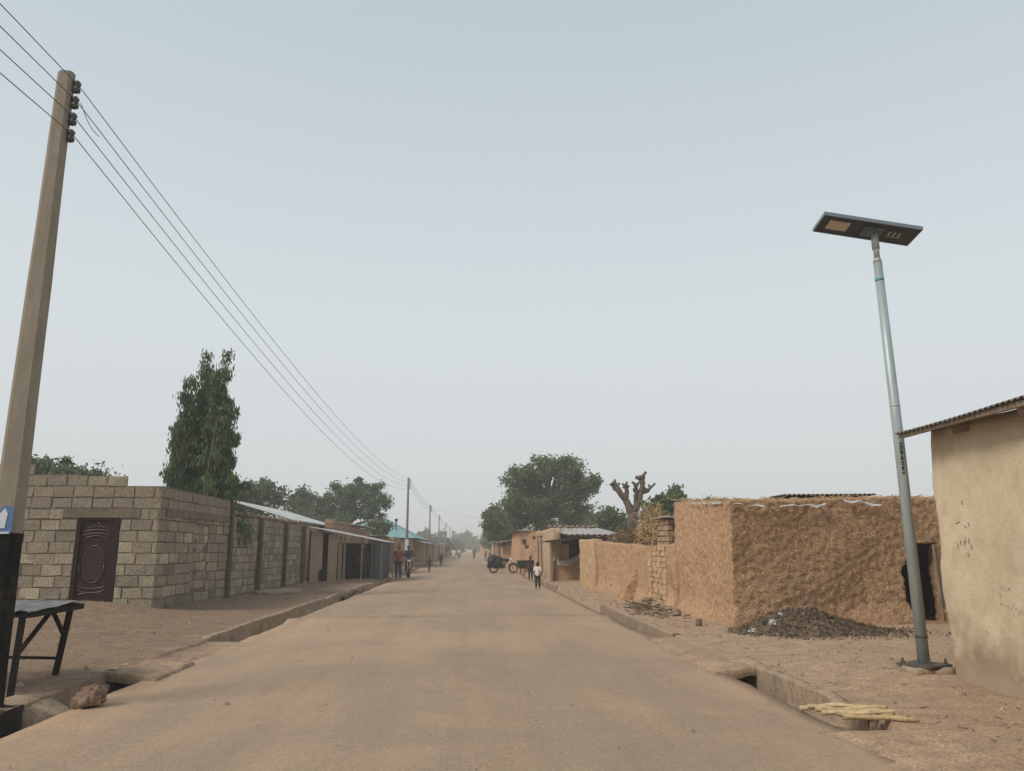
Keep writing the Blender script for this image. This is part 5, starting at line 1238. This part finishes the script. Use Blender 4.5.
def motorcycle(label, x, y, yaw, paint, load=None):
    t = thing('motorcycle', label, 'motorcycle', (x, y, .02), 'motorcycles beside the road'); t.rotation_euler = (0, 0, yaw)
    def P(n, m, mat, par=t, sm=True): o = m.build(n, mat, smooth=sm); o.parent = par; return o
    for cy_ in (-.63, .63):  # front wheel at -y
        m = MB(); m.ring((0, cy_, .30), .26, .045, 'x', 24, 8); wv = P('wheel', m, 'rubber')
        m = MB(); m.ring((0, cy_, .30), .21, .014, 'x', 24, 6); m.tube([(-.07, cy_, .3), (.07, cy_, .3)], .035, 10)
        for k in range(10): a = k * math.pi / 5; m.tube([(0, cy_, .3), (0, cy_ + .21 * math.cos(a), .3 + .21 * math.sin(a))], .004, 4)
        P('rim', m, 'chrome', wv)
        m = MB(); m.tube([(0, cy_ + .32 * math.cos(a), .3 + .32 * math.sin(a)) for a in [R(20 + i * 14) for i in range(11)]], .05, 6); P('mudguard', m, paint)
    m = MB()
    for sx in (-.08, .08): m.tube([(sx, -.63, .3), (sx, -.42, .95)], .02, 6)
    P('fork', m, 'chrome')
    m = MB(); m.tube([(-.36, -.28, 1.04), (-.2, -.38, 1.02), (0, -.42, .97), (.2, -.38, 1.02), (.36, -.28, 1.04)], .014, 6); hb = P('handlebar', m, 'chrome')
    m = MB(); 
    for sx in (-1, 1): m.tube([(sx * .22, -.38, 1.02), (sx * .27, -.4, 1.16)], .006, 4); m.ball((sx * .28, -.4, 1.2), (.055, .012, .04), 8, 6)
    P('mirror', m, 'rubber', hb)
    m = MB(); m.ball((0, -.53, .86), (.085, .07, .085), 12, 8); P('headlight', m, 'chrome')
    m = MB(); m.tube([(0, -.40, .9), (0, -.05, .45), (0, .25, .35), (0, .63, .3)], .028, 6); m.tube([(0, -.38, .85), (0, .1, .72), (0, .62, .72)], .025, 6); P('frame', m, 'rubber')
    m = MB(); m.ball((0, -.13, .82), (.13, .25, .12), 14, 10); P('fuel_tank', m, paint)
    m = MB(); m.voxel(lin(-.13, .13, .065), lin(.05, .72, .08), lin(.76, .88, .06), lambda *a: True, lambda a, b, c: Vector((a * (1 - .3 * (b > .5)), b, c + .03 * sstep(.4, .7, b)))); P('seat', m, 'rubber')
    m = MB(); m.box(-.1, .1, -.12, .16, .32, .55, .01); 
    for k in range(4): m.box(-.12, .12, -.14, .02, .56 + k * .03, .575 + k * .03)
    P('engine', m, 'steel_dark', sm=False)
    m = MB(); m.tube([(.12, -.1, .4), (.14, .1, .28), (.15, .7, .36)], [.02, .03, .045], 8); P('exhaust', m, 'chrome')
    m = MB(); m.tube([(-.08, .05, .3), (-.2, .1, .04)], .012, 5); P('kickstand', m, 'steel_dark')
    m = MB(); m.box(-.12, .12, .66, 1.0, .74, .76); P('rack', m, 'chrome', sm=False)
    if load:
        m = MB(); m.voxel(lin(-.4, .4, .08), lin(.1, 1.0, .09), lin(.35, 1.1, .08), lambda a, b, c: (a / .42) ** 2 + ((b - .55) / .5) ** 2 + ((c - .72) / .42) ** 2 < 1.15, lambda a, b, c: Vector((a, b, c)) + n3((a, b, c), 3, .14)); o = P('tarp_load', m, 'tarp'); o['label'] = 'black tarpaulin bundle over the rear wheel'
    return t
motorcycle('red motorcycle facing the camera with a rider beside the man in red', -3.28, 43.0, .15, 'red_paint')
person('rider in dark jacket sitting on the red motorcycle', -3.30, 43.3, 1.62, .15, 'cloth_dark', 'cloth_dark', sit=True, arms='fwd', z=.11)
motorcycle('parked motorcycle with black tarpaulin load right of the road', 2.15, 51.2, math.pi / 2, 'tarp', True).rotation_euler = (0, 0, math.pi / 2)
# bucket on stand
t = thing('basin_stand', 'dark basin on short legs before the orange mud room', 'basin', (3.45, 53.0, 0))
m = MB(); m.tube([(3.45, 52.2, .28), (3.45, 52.2, .45), (3.45, 52.2, .78), (3.45, 52.2, .80)], [.25, .33, .40, .43], 14); m.build('basin', 'tarp', t, smooth=True)
for k in range(4):
    a = k * math.pi / 2 + .7; m = MB(); m.bar((3.45 + .22 * math.cos(a), 52.2 + .22 * math.sin(a), 0), (3.45 + .2 * math.cos(a), 52.2 + .2 * math.sin(a), .3), .04); m.build('leg', 'wood_dark', t)
# hen
hx_, hy_ = 4.80, 26.2; hz_ = gz(hx_, hy_)
t = thing('hen', 'small brown hen standing on the verge by the mud wall', 'hen', (hx_, hy_, hz_)); t.rotation_euler = (0, 0, 1.0); t.scale = (1.15,) * 3
ex = MB()
for sx in (-.03, .03): ex.tube([(sx, 0, .10), (sx, .005, .01)], .006, 5); ex.tube([(sx, .01, .008), (sx, -.04, .004)], .004, 4)
ex.tube([(0, -.125, .262), (0, -.15, .255)], [.008, .002], 5); ex.ball((0, -.1, .285), (.004, .02, .014), 6, 5)
skinmesh('body', [(0, 0, .16), (0, -.07, .18), (0, -.09, .23), (0, -.10, .26), (0, .09, .19), (0, .15, .26)], [(0, 1), (1, 2), (2, 3), (0, 4), (4, 5)], [(.06, .07), .045, .026, .024, .045, (.012, .035)], 'feather', t, extra=ex)

# ------------------------------------------------------------------ haze
hm, n, b = newmat('haze'); n.nodes.remove(b); pv = n.nodes.new('ShaderNodeVolumePrincipled')
pv.inputs['Color'].default_value = (.93, .93, .92, 1); pv.inputs['Density'].default_value = .0019; pv.inputs['Anisotropy'].default_value = .25
L(n, pv.outputs[0], n.nodes['Material Output'].inputs['Volume'])
m = MB(); m.box(-905, 905, -75, 1505, -1.6, 12); o = m.build('haze', hm); o['kind'] = 'stuff'; o['label'] = 'dry season dust haze over the street'
